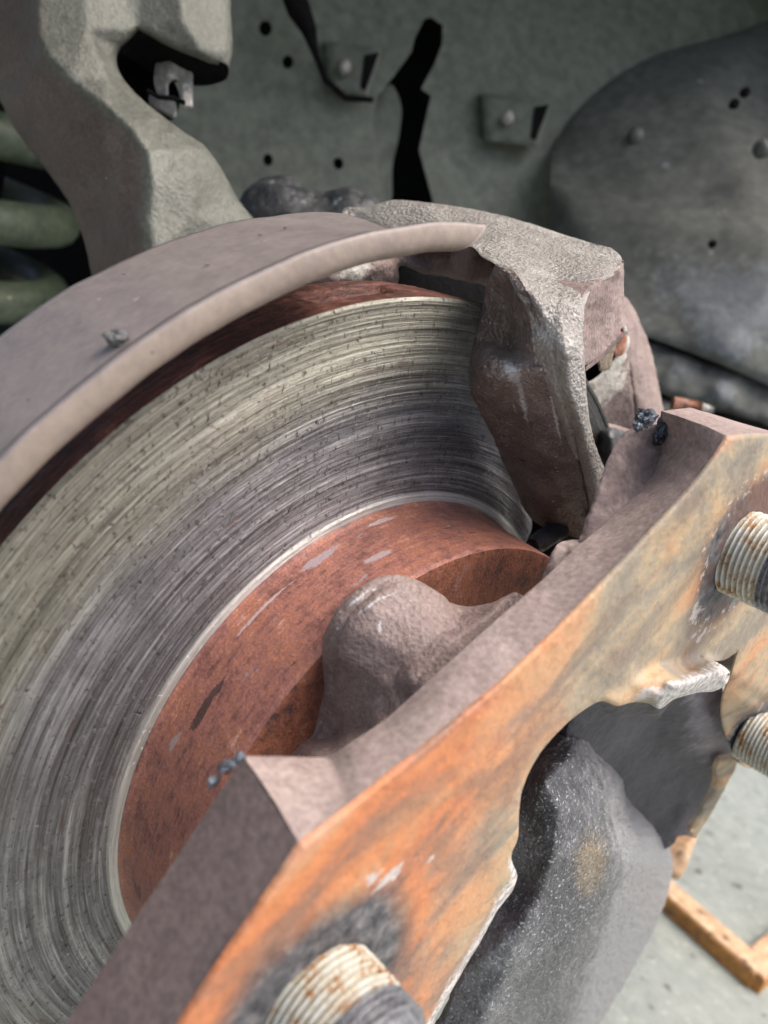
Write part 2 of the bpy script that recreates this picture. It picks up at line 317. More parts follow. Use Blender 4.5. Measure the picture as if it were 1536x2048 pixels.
def catmull(P, step):
    P = [np.array(p, float) for p in P]; n = len(P); out = []
    for i in range(n):
        p0, p1, p2, p3 = P[i-1], P[i], P[(i+1) % n], P[(i+2) % n]
        L = np.linalg.norm((p2-p1)[:2])
        if L < 1e-6: continue
        if np.linalg.norm((p1-p0)[:2]) < 1e-6: p0 = 2*p1-p2
        if np.linalg.norm((p3-p2)[:2]) < 1e-6: p3 = 2*p2-p1
        k = max(1, int(round(L/step)))
        # limit tangents so that uneven spacing does not overshoot
        def tan(a, b, c):
            la, lb = np.linalg.norm((b-a)[:2])+1e-9, np.linalg.norm((c-b)[:2])+1e-9
            return ((b-a)/la*lb+(c-b)/lb*la)/(la+lb)
        m1, m2 = tan(p0, p1, p2)*L, tan(p1, p2, p3)*L
        for j in range(k):
            s = j/k; s2, s3 = s*s, s*s*s
            out.append((2*s3-3*s2+1)*p1+(s3-2*s2+s)*m1+(-2*s3+3*s2)*p2+(s3-s2)*m2)
    return out
def resample(P, step, closed=True):
    P = [np.array(p, float) for p in P]; out = []
    n = len(P)
    for i in range(n if closed else n-1):
        a, b = P[i], P[(i+1) % n]; k = max(1, int(round(np.linalg.norm((b-a)[:2])/step)))
        for j in range(k): out.append(a+(b-a)*j/k)
    if not closed: out.append(P[-1])
    return out
def inside(px, py, poly):
    c = np.zeros(px.shape, bool); n = len(poly)
    for i in range(n):
        x1, y1 = poly[i][:2]; x2, y2 = poly[i-1][:2]
        if y1 == y2: continue
        k = ((y1 > py) != (y2 > py)) & (px < (x2-x1)*(py-y1)/(y2-y1)+x1); c ^= k
    return c
def segdist(px, py, poly):
    d = np.full(px.shape, 1e9); n = len(poly)
    for i in range(n):
        a = np.array(poly[i][:2]); b = np.array(poly[(i+1) % n][:2]); ab = b-a; L = ab@ab+1e-12
        s = np.clip(((px-a[0])*ab[0]+(py-a[1])*ab[1])/L, 0, 1)
        d = np.minimum(d, np.hypot(px-a[0]-s*ab[0], py-a[1]-s*ab[1]))
    return d
def relief(name, outline, lines, mat, parent=None, mode='h', s=6, smooth=4, back=None, roll=0.0, curve=True, holes=(), amp=0.0, nscale=300, loc=None, wander=0.0, paint=()):
    """A solid whose front is a surveyed surface: outline and break lines of (x, y, depth[, mask]); back=(direction, thickness)."""
    def prep(p):
        p = list(p); m = p[3] if len(p) > 3 else 0.0
        q = H(p[0], p[1], p[2]) if mode == 'h' else Zd(p[0], p[1], p[2])
        return [p[0], p[1], 1/depth(q), m]
    OL = [prep(p) for p in outline]
    LN = [[prep(p) for p in (l if isinstance(l, list) else [l])] for l in lines]
    # control triangulation
    cv, ce = [], []
    ocl = catmull(OL, 30) if curve else resample(OL, 60)
    for i, p in enumerate(ocl): cv.append(p); ce.append((i, (i+1) % len(ocl)))
    for l in LN:
        b = len(cv)
        for j, p in enumerate(l):
            cv.append(np.array(p)); 
            if j: ce.append((b+j-1, b+j))
    r = delaunay_2d_cdt([Vector((p[0], p[1])) for p in cv], ce, [], 0, 1e-4)
    tv = np.array([[v[0], v[1]] for v in r[0]])
    val = np.zeros((len(tv), 2))
    for i, org in enumerate(r[3]):
        if org: val[i] = cv[org[0]][2:4]
        else:
            d = [np.hypot(tv[i][0]-p[0], tv[i][1]-p[1]) for p in cv]; j = int(np.argmin(d)); val[i] = cv[j][2:4]
    T = np.array([list(f) for f in r[2] if len(f) == 3])
    def interp(px, py):
        out = np.zeros((len(px), 2)); done = np.zeros(len(px), bool); best = np.full(len(px), -1e9)
        for a, b, c in T:
            A, B, C_ = tv[a], tv[b], tv[c]
            det = (B[1]-C_[1])*(A[0]-C_[0])+(C_[0]-B[0])*(A[1]-C_[1])
            if abs(det) < 1e-6: continue
            l1 = ((B[1]-C_[1])*(px-C_[0])+(C_[0]-B[0])*(py-C_[1]))/det
            l2 = ((C_[1]-A[1])*(px-C_[0])+(A[0]-C_[0])*(py-C_[1]))/det
            l3 = 1-l1-l2; mn = np.minimum(np.minimum(l1, l2), l3)
            k = mn > best
            if not k.any(): continue
            best[k] = mn[k]
            L = np.clip(np.stack([l1, l2, l3], 1), 0, 1); L /= L.sum(1)[:, None]
            out[k] = L[k]@np.array([val[a], val[b], val[c]])
        return out
    fo = catmull(OL, s) if curve else resample(OL, s)
    fo = [np.array(p) for p in fo]
    if wander:
        for p in fo:
            q = Vector((p[0]*0.035, p[1]*0.035, 1.7)); p[0] += noise.fractal(q, 1, 2, 4)*wander; p[1] += noise.fractal(q+Vector((9, 4, 1)), 1, 2, 4)*wander
    hol = [resample([(x, y) for x, y in h_], s) for h_ in holes]
    xs = [p[0] for p in fo]; ys = [p[1] for p in fo]
    gx, gy = np.meshgrid(np.arange(min(xs), max(xs), s), np.arange(min(ys), max(ys), s*0.866))
    gx = gx+((np.arange(gx.shape[0]) % 2)*0.5*s)[:, None]
    gx, gy = gx.ravel(), gy.ravel()
    rng = np.random.default_rng(1); gx = gx+rng.uniform(-.12, .12, gx.shape)*s; gy = gy+rng.uniform(-.12, .12, gy.shape)*s
    k = inside(gx, gy, fo) & (segdist(gx, gy, fo) > s*0.45)
    for h_ in hol: k &= ~inside(gx, gy, h_) & (segdist(gx, gy, h_) > s*0.45)
    gx, gy = gx[k], gy[k]
    pts = [Vector((p[0], p[1])) for p in fo]; ed = [(i, (i+1) % len(fo)) for i in range(len(fo))]
    loops = [list(range(len(fo)))]
    for h_ in hol:
        b = len(pts); pts += [Vector((p[0], p[1])) for p in h_]; ed += [(b+i, b+(i+1) % len(h_)) for i in range(len(h_))]
        loops.append(list(range(b, b+len(h_)))[::-1])
    nb = len(pts)
    pts += [Vector((float(a), float(b))) for a, b in zip(gx, gy)]
    r = delaunay_2d_cdt(pts, ed, [], 0, 1e-5, True)
    V2 = np.array([[v[0], v[1]] for v in r[0]]); idx = {}
    for i, org in enumerate(r[3]):
        for o_ in org: idx[o_] = i
    tri = np.array([list(f) for f in r[2]])
    cx, cy = V2[tri].mean(1).T
    keep = inside(cx, cy, fo)
    for h_ in hol: keep &= ~inside(cx, cy, h_)
    tri = tri[keep]
    iv = interp(V2[:, 0], V2[:, 1]); w_, mk = iv[:, 0].copy(), iv[:, 1]
    bset = set(idx[i] for i in range(nb)); isb = np.array([i in bset for i in range(len(V2))])
    e = np.concatenate([tri[:, [0, 1]], tri[:, [1, 2]], tri[:, [2, 0]]]); e = np.concatenate([e, e[:, ::-1]])
    deg = np.bincount(e[:, 0], minlength=len(V2)).clip(1)
    for _ in range(smooth):
        a = np.bincount(e[:, 0], weights=w_[e[:, 1]], minlength=len(V2))/deg
        w_ = np.where(isb, w_, 0.35*w_+0.65*a)
    z = 1/w_
    if roll:
        d = segdist(V2[:, 0], V2[:, 1], fo)*z/F
        q = np.clip(1-d/roll, 0, 1); z = z+roll*(1-np.sqrt(np.clip(1-q*q, 0, 1)))
    P = np.array([Zd(x, y, zz) for (x, y), zz in zip(V2, z)])
    if amp:
        A, B, C_ = P[tri[:, 0]], P[tri[:, 1]], P[tri[:, 2]]; fn = np.cross(B-A, C_-A); N = np.zeros_like(P)
        for j in range(3): np.add.at(N, tri[:, j], fn)
        N /= np.linalg.norm(N, axis=1)[:, None]+1e-12
        sg = np.sign(((CAM-P)*N).sum(1))[:, None]; N *= sg
        dn_ = np.array([noise.fractal(Vector((p*nscale).tolist()), 0.9, 2.1, 4) for p in P])
        P = P+N*(dn_*amp)[:, None]
    # orient towards the camera
    A, B, C_ = P[tri[:, 0]], P[tri[:, 1]], P[tri[:, 2]]
    fl = (np.cross(B-A, C_-A)*(CAM-A)).sum(1) < 0; tri[fl] = tri[fl][:, ::-1]
    Vs = [P]; Fs = [list(t) for t in tri]; off = len(P); ms = [mk]
    if back is not None:
        D, th = np.array(back[0], float), back[1]
        if D@M[:, 2] > 0.999: D = P.mean(0)-CAM      # thickness runs away from the surveyed side
        D = D/np.linalg.norm(D)*th
        Vs.append(P+D); ms.append(mk); Fs += [[a+off, c+off, b+off] for a, b, c in tri]
        b0 = 2*len(P)
        for lp in loops:
            ids = [idx[i] for i in lp]; n = len(ids)
            Vs += [P[ids], P[ids]+D]; ms += [mk[ids], mk[ids]]
            Fs += [[b0+i, b0+n+i, b0+n+(i+1) % n, b0+(i+1) % n] for i in range(n)]
            b0 += 2*n
    pm = np.zeros(len(V2))
    for (ex, ey, ea, eb, et) in paint:              # soft ellipses: stains and flecks, on some castings painted highlights
        c_, s_ = math.cos(R(et)), math.sin(R(et)); dx, dy = V2[:, 0]-ex, V2[:, 1]-ey
        pm = np.maximum(pm, np.clip(1.5-np.hypot((dx*c_+dy*s_)/ea, (-dx*s_+dy*c_)/eb), 0, 1))
    nrep = [pm] if back is None else [pm, pm]
    if back is not None:
        for lp in loops: ids = [idx[i] for i in lp]; nrep += [pm[ids], pm[ids]]
    o = mesh_obj(name, np.concatenate(Vs), Fs, mat, parent, loc, True, {'mask': np.concatenate(ms), 'stain_glint': np.concatenate(nrep)})
    return o
def lathe(name, prof, a0, a1, na, mat, parent=None, closed=False, disp=None, loc=None, attrs=None):
    """Revolve a profile of (X, radius) about the axle."""
    full = abs(a1-a0) >= 359.9; V, Fc = [], []
    k = na if full else na+1
    for i in range(k):
        a = R(a0+(a1-a0)*i/na)
        for (x, r) in prof:
            if disp: x, r = disp(x, r, a)
            V.append((x, r*math.cos(a), ZC+r*math.sin(a)))
    m = len(prof); mm = m if closed else m-1
    for i in range(na):
        i2 = (i+1) % k
        for j in range(mm):
            j2 = (j+1) % m; Fc.append([i*m+j, i2*m+j, i2*m+j2, i*m+j2])
    if closed and not full: Fc.append(list(range(m))[::-1]); Fc.append([na*m+j for j in range(m)])
    return mesh_obj(name, V, Fc, mat, parent, loc)
def tube(name, pts, rad, mat, parent=None, seg=16, loc=None, caps=True):
    P = [np.array(p, float) for p in pts]; V, Fc = [], []; n = len(P); up = np.array([0.13, 0.31, 0.94])
    rr = rad if isinstance(rad, (list, tuple)) else [rad]*n
    for i in range(n):
        t = P[min(i+1, n-1)]-P[max(i-1, 0)]; t /= np.linalg.norm(t)
        a = np.cross(t, up); a /= np.linalg.norm(a); b = np.cross(t, a)
        for j in range(seg):
            q = 2*math.pi*j/seg; V.append(P[i]+rr[i]*(math.cos(q)*a+math.sin(q)*b))
    for i in range(n-1):
        for j in range(seg): Fc.append([i*seg+j, i*seg+(j+1) % seg, (i+1)*seg+(j+1) % seg, (i+1)*seg+j])
    if caps: Fc.append(list(range(seg))); Fc.append([(n-1)*seg+j for j in range(seg)][::-1])
    return mesh_obj(name, V, Fc, mat, parent, loc)
def blob(name, c, size, mat, parent=None, loc=None, sub=3, rough=0.4, seed=0, label=None):
    bm = bmesh.new(); bmesh.ops.create_icosphere(bm, subdivisions=sub, radius=1.0)
    c = np.array(c, float); V = []
    for v in bm.verts:
        d = 1+rough*noise.fractal(v.co*1.6+Vector((seed*7.3, seed*3.1, 0)), 0.8, 2.1, 4)
        V.append(c+np.array(v.co)*d*np.array(size))
    Fc = [[q.index for q in f.verts] for f in bm.faces]; bm.free()
    return mesh_obj(name, V, Fc, mat, parent, loc)
BACK = (-1, 0, 0); AWAY = M[:, 2]

# ================================================================== STRUCTURE: ground
G = mesh_obj('ground', [(-40, -40, 0), (40, -40, 0), (40, 40, 0), (-40, 40, 0)], [[0, 1, 2, 3]], MT['ground'], None, (0, 0, 0), False); G['kind'] = 'structure'

# ================================================================== brake disc
disc = thing('brake_disc', (0, 0, ZC), 'large brake disc with grooved pale face and red rusted centre under the curved shield', 'brake disc')
rs = np.linspace(0.0886, 0.1492, 300)
def gx(r):
    q = noise.fractal(Vector((r*900, 0.3, 0)), 0.8, 2.1, 4)*0.00011
    if r < 0.0915: q = 0.00035*min(1, (0.0915-r)/0.0008)
    if r > 0.1478: q += 0.0002
    return q
prof = [(gx(r), r) for r in rs]+[(-0.0006, 0.15)]
lathe('friction_face', prof, -60, 300, 720, MT['disc'], disc)
def notch(x, r, a):
    d = math.degrees(a)
    lo = 99.5+3.5*max(0, min(1, (x+0.02)/0.014)); k = max(0, min(1, (d-lo)/1.2))*max(0, min(1, (112.3-d)/0.5)) if -0.0205 < x < -0.0065 else 0
    e = noise.fractal(Vector((x*400, math.cos(a)*60, math.sin(a)*60)), 0.9, 2, 4)*0.0002
    return x, r-0.0042*k*min(1, (x+0.0205)/0.009)+e+0.0005*k*noise.fractal(Vector((x*900, math.cos(a)*110, math.sin(a)*110)), 0.8, 2, 3)
pr = [(-0.0006, 0.15), (-0.0030, 0.1503)]+[(-0.0030-0.0005*i, 0.1503) for i in range(1, 46)]+[(-0.0265, 0.1485), (-0.0268, 0.10)]
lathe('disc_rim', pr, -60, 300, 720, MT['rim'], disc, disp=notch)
def hx(x, r, a): return x, r+noise.fractal(Vector((x*300, math.cos(a)*30, math.sin(a)*30)), 0.9, 2, 4)*0.00012
hp = [(-0.0008, 0.0890), (0.0004, 0.0886), (0.0018, 0.0878), (0.0040, 0.0873), (0.0080, 0.0868), (0.0150, 0.0862), (0.0220, 0.0857), (0.0285, 0.0853), (0.0298, 0.0848)]
hp2 = []
for (a, b) in zip(hp[:-1], hp[1:]):
    for j in range(5): hp2.append((a[0]+(b[0]-a[0])*j/5, a[1]+(b[1]-a[1])*j/5))
lathe('hat_wall', hp2+[hp[-1]], -60, 300, 500, MT['hat'], disc, disp=hx)
lathe('hat_face', [(0.0298, 0.0848)]+[(0.0300+0.0*i, 0.084-i*0.002) for i in range(24)]+[(0.0300, 0.034), (-0.02, 0.034)], -60, 300, 300, MT['hat_face'], disc)

# ================================================================== dust shield
sh = thing('dust_shield', (0, 0, ZC), 'dusty mauve grey sheet metal shield curving over the top left of the brake disc', 'dust shield')
# wrapper (curved top) and rolled front lip share the crease at X=0.018, r=0.1705
def wav(x, r, a): 
    e = noise.fractal(Vector((x*20, math.cos(a)*14, math.sin(a)*6)), 0.9, 2, 2)*0.0004
    return x+e*0.5, r+e
A_TIP = 100.6; A_WR = 114.0
wp = [(-0.034+i*(0.052/26), 0.1680+0.0025*i/26) for i in range(27)]
def wrap_end(x, r, a):
    # the wrapper is cut off on a slant towards the crease
    x, r = wav(x, r, a); return x, r
Vw = []; Fw = []; NA = 320; m = len(wp)
for lay in (0, -0.0011):
    for i in range(NA+1):
        for (x, r) in wp:
            t = (x+0.034)/0.052
            aend = 102.7+t*8.2          # slanted end
            a = R(210+(aend-210)*i/NA)
            x2, r2 = wav(x, r+lay, a); Vw.append((x2, r2*math.cos(a), ZC+r2*math.sin(a)))
for lay in (0, 1):
    o_ = lay*(NA+1)*m
    for i in range(NA):
        for j in range(m-1):
            q = [o_+i*m+j, o_+(i+1)*m+j, o_+(i+1)*m+j+1, o_+i*m+j+1]; Fw.append(q if lay == 0 else q[::-1])
for i in range(NA): Fw.append([i*m, (NA+1)*m+i*m, (NA+1)*m+(i+1)*m, (i+1)*m])
for j in range(m-1): Fw.append([NA*m+j, NA*m+j+1, (NA+1)*m+NA*m+j+1, (NA+1)*m+NA*m+j])
mesh_obj('shield_wrapper', Vw, Fw, MT['shield'], sh)
# lip: small bead, then a rounded roll inwards
lp = [(0.0150, 0.17045), (0.0170, 0.1707), (0.0177, 0.17095), (0.0182, 0.1708), (0.0185, 0.1702), (0.0189, 0.1690), (0.0191, 0.1675), (0.0190, 0.1662), (0.0185, 0.1651), (0.0174, 0.1643), (0.0158, 0.1639), (0.0156, 0.1645), (0.0170, 0.1652), (0.0178, 0.1668), (0.0178, 0.1690), (0.0172, 0.1698), (0.0150, 0.1698)]
Vl, Fl = [], []; NA = 360; m = len(lp); mk = []
for i in range(NA+1):
    for (x, r) in lp:
        t = (0.1711-r)/0.0075
        aend = A_TIP+3.2*max(0, t)**1.3
        a = R(210+(aend-210)*i/NA)
        x2, r2 = wav(x, r, a)
        # small dents along the bead
        if r > 0.1706: r2 += 0.00012*noise.noise(Vector((a*14, 0.5, x*200)))
        Vl.append((x2, r2*math.cos(a), ZC+r2*math.sin(a))); mk.append(0.9 if t > 0.12 else 0.2)
for i in range(NA):
    for j in range(m): Fl.append([i*m+j, (i+1)*m+j, (i+1)*m+(j+1) % m, i*m+(j+1) % m])
Fl.append([NA*m+j for j in range(m)])
mesh_obj('rolled_lip', Vl, Fl, MT['shield'], sh, attrs={'mask': mk})
# grit lying on the shield
gp = Zd(238, 690, 1); 
def on_cyl(x, y, r):                                # where the ray meets the wrapper cylinder
    d = ray(x, y); o_ = CAM-np.array([0, 0, ZC]); a = d[1]**2+d[2]**2; b = o_[1]*d[1]+o_[2]*d[2]; c = o_[1]**2+o_[2]**2-r*r
    return CAM+d*((-b-math.sqrt(max(0, b*b-a*c)))/a)
g = on_cyl(240, 690, 0.1700)
single(blob('grit_lump', g+np.array([0, -0.0005, 0.0012]), (0.0020, 0.0024, 0.0014), MT['pebble'], None, g, 4, 0.45, 3), 'small grey crumb of grit lying on the curved dust shield', 'grit')
SPK = ['tiny dust speck on the shield top, third from the left end', 'tiny dust speck high on the shield top right of the knuckle foot', 'tiny dust speck on the shield top right below the knuckle',
       'tiny dust speck just right of the grey grit crumb on the shield', 'tiny dust speck on the shield top, left above the grit crumb', 'tiny dust speck on the shield top, second from the right', 'leftmost tiny dust speck on the shield top', 'rightmost tiny dust speck on the shield top']
for k, (x, y) in enumerate(((247, 548), (435, 569), (415, 530), (305, 705), (160, 640), (520, 470), (60, 800), (570, 455))):
    g = on_cyl(x, y, 0.1698); q = 0.0004+0.0003*random.random()
    single(blob('dust_speck', g, (q*.6, q, q*0.4), MT['pebble'], None, g, 1, 0.8, 11+k), SPK[k], 'grit', 'dust specks on the shield')

# ================================================================== wheel hub (torn flange with studs)
hub = thing('wheel_hub', HUBLOC, 'rusty orange torn wheel hub flange with threaded studs, in front of the brake disc', 'wheel hub')
hF = 0.080
face = [(600, 1690), (600, 1690), (860, 1463), (1100, 1250), (1238, 1146), (1297, 1083), (1341, 1034), (1413, 950), (1457, 873), (1457, 873), (1500, 868), (1560, 870), (1700, 900), (1760, 960), (1760, 1300), (1760, 1600), (1640, 1650), (1560, 1610), (1500, 1560), (1462, 1530), (1462, 1480), (1444, 1440), (1444, 1400), (1456, 1366), (1461, 1351), (1461, 1351), (1440, 1328), (1440, 1328), (1476, 1302), (1476, 1302), (1461, 1351), ]
# the face outline is drawn in two lobes joined above the tear
face = [(600, 1690, hF), (600, 1690, hF), (860, 1484, hF), (1040, 1330, hF), (1182, 1190, hF), (1260, 1108, hF), (1338, 1024, hF), (1400, 955, hF), (1457, 873, hF), (1457, 873, hF), (1500, 868, hF), (1560, 870, hF), (1700, 930, hF), (1720, 1100, hF), (1690, 1380, hF), (1640, 1480, hF),
        (1580, 1528, hF), (1530, 1538, hF-.001), (1484, 1532, hF-0.003), (1456, 1480, hF-0.006), (1444, 1430, hF-0.006), (1446, 1400, hF-0.004), (1464, 1345, hF), (1476, 1302, hF), (1476, 1302, hF),
        (1440, 1322, hF), (1400, 1314, hF+0.001, .1), (1440, 1328, hF+0.006, 1), (1461, 1349, hF+0.008, 1), (1452, 1368, hF+0.007, 1), (1436, 1379, hF+0.006, .9), (1393, 1386, hF+0.007, .9), (1350, 1398, hF+0.007, .9), (1317, 1418, hF+0.006, .9), (1300, 1408, hF+0.004, .3), (1268, 1404, hF+0.003), (1233, 1412, hF+0.002), (1205, 1402, hF),
        (1160, 1425, hF), (1110, 1470, hF), (1075, 1515, hF), (1050, 1565, hF), (1038, 1620, hF), (1035, 1680, hF, .1), (1022, 1715, hF, .9), (1026, 1730, hF-.001, 1), (1033, 1748, hF-.001, 1), (990, 1830, hF-.001, 1), (930, 1935, hF-.001, 1), (865, 2045, hF-.001, 1), (800, 2160, hF-.001, 1), (700, 2300, hF), (400, 2330, hF), (235, 2260, hF), (360, 2048, hF)]
lns = [[(1400, 1330, hF+.003), (1330, 1352, hF+.005, .1), (1290, 1380, hF+.004)], [(1440, 1345, hF+.009, 1), (1400, 1352, hF+.009, .8), (1350, 1372, hF+.009, .8), (1320, 1400, hF+.007, .9)],
       [(1410, 1300, hF), (1330, 1325, hF+.001), (1260, 1360, hF+.001), (1215, 1385, hF)],
       [(1008, 1725, hF, 0), (1008, 1745, hF, .1), (962, 1830, hF, 0), (905, 1930, hF, 0), (842, 2040, hF, 0)],
       [(612, 1697, hF), (1050, 1340, hF), (1310, 1075, hF), (1462, 890, hF)],
       [(640, 1800, hF), (900, 1600, hF), (1150, 1330, hF), (1400, 1100, hF)]]
relief('flange_face', face, lns, MT['flange'], hub, s=6, smooth=3, back=(BACK, 0.0006), roll=0.0012, amp=0.0002, nscale=110, paint=[(770, 1755, 60, 22, -30), (845, 1720, 30, 14, -20), (1395, 1230, 18, 40, 20), (1400, 1270, 40, 12, -30), (1290, 1390, 60, 16, -20)])
# side band, ruled between front edge and surveyed back edge
sF = [(180, 2360), (360, 2048), (600, 1690), (600, 1690), (645, 1657), (700, 1613), (735, 1586), (800, 1534), (905, 1447), (1040, 1330), (1100, 1272), (1140, 1232), (1182, 1190), (1221, 1150), (1260, 1108), (1300, 1066), (1338, 1024), (1368, 992), (1400, 955), (1430, 914), (1457, 873), (1457, 873), (1500, 868), (1560, 870), (1640, 885)]
sB = [(-60, 2350, .06), (130, 2048, .06), (488, 1512, .058), (488, 1512, .058), (560, 1513, .060), (656, 1515, .063), (692, 1492, .065), (773, 1438, .066), (870, 1350, .067), (1007, 1228, .067), (1042, 1200, .067), (1083, 1163, .066), (1125, 1122, .065), (1169, 1081, .064), (1208, 1050, .063), (1234, 1024, .062), (1281, 980, .061), (1307, 946, .060), (1322, 905, .059), (1326, 870, .058), (1322, 822, .058), (1322, 822, .058), (1380, 815, .058), (1436, 831, .058), (1536, 866, .058)]
def ruled(name, A, B, mat, parent, seg=14, sub=8, bulge=0.0, amp=0.00015, mask=None, breaks=()):
    V, Fc, mk = [], [], []; rows = []
    for i in range(len(A)-1):
        for j in range(sub):
            t = j/sub; rows.append((A[i]*(1-t)+A[i+1]*t, B[i]*(1-t)+B[i+1]*t, (mask[i] if mask else 0)))
    rows.append((A[-1], B[-1], mask[-1] if mask else 0))
    for a, b, m_ in rows:
        for k in range(seg+1):
            t = k/seg; p = a*(1-t)+b*t
            p = p+np.array([0, 0, 1])*bulge*math.sin(math.pi*t)
            p = p+np.array([0, 1, 1])*0.7*amp*noise.fractal(Vector((p*160).tolist()), 0.9, 2, 4)*(1 if 0 < k else 0.2)
            V.append(p); mk.append(m_)
    n = seg+1
    for i in range(len(rows)-1):
        for k in range(seg): Fc.append([i*n+k, (i+1)*n+k, (i+1)*n+k+1, i*n+k+1])
    return mesh_obj(name, V, Fc, mat, parent, attrs={'mask': mk})
def sec(i0, i1): return [H(x, y, hF-0.0008) for x, y in sF[i0:i1]], [H(*p) for p in sB[i0:i1]]
a, b = sec(0, 3); ruled('flange_side', a, b, MT['flange_side'], hub, sub=30, mask=[1, 1, 1])  # lower side face: darker tone painted in for its shade
a, b = sec(3, 21); ruled('flange_side', a, b, MT['flange_side'], hub, sub=8, bulge=0.0004)
a, b = sec(21, 25); ruled('flange_side', a, b, MT['flange_side'], hub, sub=10)
# back plate closing the flange
bk = [(-60, 2350, .06), (130, 2048, .06), (488, 1512, .058), (656, 1515, .063), (773, 1438, .066), (1007, 1225, .067), (1120, 1130, .065), (1232, 1035, .062), (1318, 905, .059), (1322, 822, .058), (1536, 866, .058), (1620, 1000, .06), (1560, 1330, .06), (1300, 1330, .065), (1120, 1400, .066), (1000, 1600, .066), (900, 1800, .066), (700, 2200, .066), (400, 2330, .062)]
relief('flange_back', [(x, y, h-0.0015) for x, y, h in bk], [], MT['neck'], hub, s=22, smooth=0, back=((1, 0, 0), 0.0005), curve=False)
# boss between flange and disc
nk = [(600, 1530, .034), (650, 1440, .033), (664, 1395, .033), (662, 1340, .034), (668, 1290, .035), (688, 1243, .036), (735, 1193, .037), (795, 1164, .039), (848, 1170, .043), (885, 1190, .045), (908, 1212, .047), (940, 1224, .049), (1000, 1222, .056), (1060, 1200, .06), (1060, 1260, .062), (900, 1400, .062), (780, 1500, .062), (690, 1560, .060), (620, 1600, .055)]
nl = [[(672, 1390, .036), (680, 1310, .038), (700, 1262, .039, .2), (740, 1215, .040, .5), (800, 1182, .041, .2), (850, 1185, .044)],
      [(735, 1420, .046), (745, 1350, .0455), (765, 1285, .0455), (800, 1240, .0455), (850, 1225, .0475), (900, 1235, .0505)],
      [(775, 1440, .053), (800, 1380, .053), (830, 1320, .0525), (870, 1280, .053), (930, 1262, .0555)],
      [(690, 1450, .040), (680, 1490, .038)], [(850, 1385, .061), (930, 1300, .061), (1000, 1250, .061)], [(715, 1480, .045), (740, 1475, .048)]]
relief('neck_boss', nk, nl, MT['neck'], hub, s=4, smooth=8, back=(BACK, 0.004), roll=0.0012, amp=0.00012, nscale=420, paint=[(738, 1212, 28, 3, -38), (775, 1192, 16, 2, -20), (760, 1250, 3, 12, 0)])  # the ellipses paint highlight strips along the ridge
# web behind the upper lobe and the small knob beside it
relief('neck_web', [(x, y, h, .62) for x, y, h in ((1255, 862, .052), (1290, 852, .055), (1330, 850, .058), (1335, 905, .060), (1322, 940, .061), (1290, 985, .062), (1240, 1035, .063), (1180, 1090, .064), (1158, 1090, .061), (1163, 1068, .059), (1180, 1020, .057), (1200, 960, .055), (1222, 905, .053), (1236, 880, .052))], [[(1300, 890, .057, .62), (1270, 950, .058, .62), (1220, 1020, .060, .62)]], MT['flange_side'], hub, s=5, smooth=4, back=(AWAY, 0.012), roll=0.0008, amp=0.0004, nscale=300)
relief('neck_web', [(1078, 1172, .063, .5), (1088, 1148, .060, .5), (1098, 1118, .058, .5), (1113, 1091, .057, .2), (1135, 1081, .057, .1), (1152, 1079, .058, .1), (1175, 1080, .062, .3), (1150, 1110, .064, .5), (1110, 1150, .065, .5)], [(1130, 1110, .060, .45)], MT['flange_side'], hub, s=5, smooth=4, back=(AWAY, 0.02), roll=0.001, amp=0.0003, nscale=300)
def burrs(cx, cy, h, specs):
    for k, (dx, dy, sx, sy) in enumerate(specs):
        p = H(cx+dx, cy+dy, h); z = depth(p)
        blob('metal_burr', p, (0.4*(sx+sy)*z/F*0.6, sx*z/F*.85, sy*z/F*.85), MT['burr'], hub, sub=4, rough=0.5, seed=cx+k)
burrs(450, 1535, .0600, [(0, 0, 24, 15), (28, -18, 18, 12), (-24, 28, 15, 14), (12, -4, 12, 12)])
burrs(1310, 845, .0585, [(-18, -10, 36, 20), (22, 8, 32, 26), (8, 26, 18, 22), (-34, 6, 18, 12)])
# centre body, torn tongue, tan patch
cb = [(1010, 1640, .050), (1040, 1560, .048), (1085, 1500, .046), (1120, 1466, .046), (1150, 1460, .046, .3), (1185, 1472, .044, .6), (1198, 1500, .044, .7), (1230, 1530, .044, .8), (1250, 1560, .044, .8), (1254, 1592, .044, .9), (1290, 1632, .045, 1), (1330, 1676, .046, 1), (1345, 1720, .047, 1), (1340, 1770, .047, 1), (1312, 1850, .047, 1), (1262, 1945, .047, 1), (1200, 2048, .047, 1), (1150, 2140, .047, 1), (980, 2200, .047), (820, 2180, .047), (900, 1990, .055), (960, 1800, .052)]
cl = [[(1150, 1500, .056, .2), (1205, 1560, .058, .5), (1225, 1600, .060, .7), (1215, 1630, .0635, .5), (1260, 1670, .064, 1), (1290, 1730, .064, 1), (1260, 1820, .064, 1), (1190, 1950, .064, .7), (1120, 2080, .063, .3)], [(1090, 1560, .062, 0), (1120, 1620, .068, 0), (1110, 1700, .071, 0), (1080, 1800, .071, 0), (1010, 1950, .070, 0), (950, 2080, .068, 0)], [(1050, 1640, .058, 0), (1040, 1760, .060, 0), (960, 1920, .062, 0)], [(1180, 1640, .068, 0), (1230, 1720, .072, .2), (1200, 1800, .072, .2), (1120, 1930, .071, 0)]]
relief('hub_centre', cb, cl, MT['body'], hub, s=5, smooth=9, back=(AWAY, 0.012), roll=0.003, amp=0.00045, nscale=300, paint=[(1180, 1728, 32, 58, 5)])
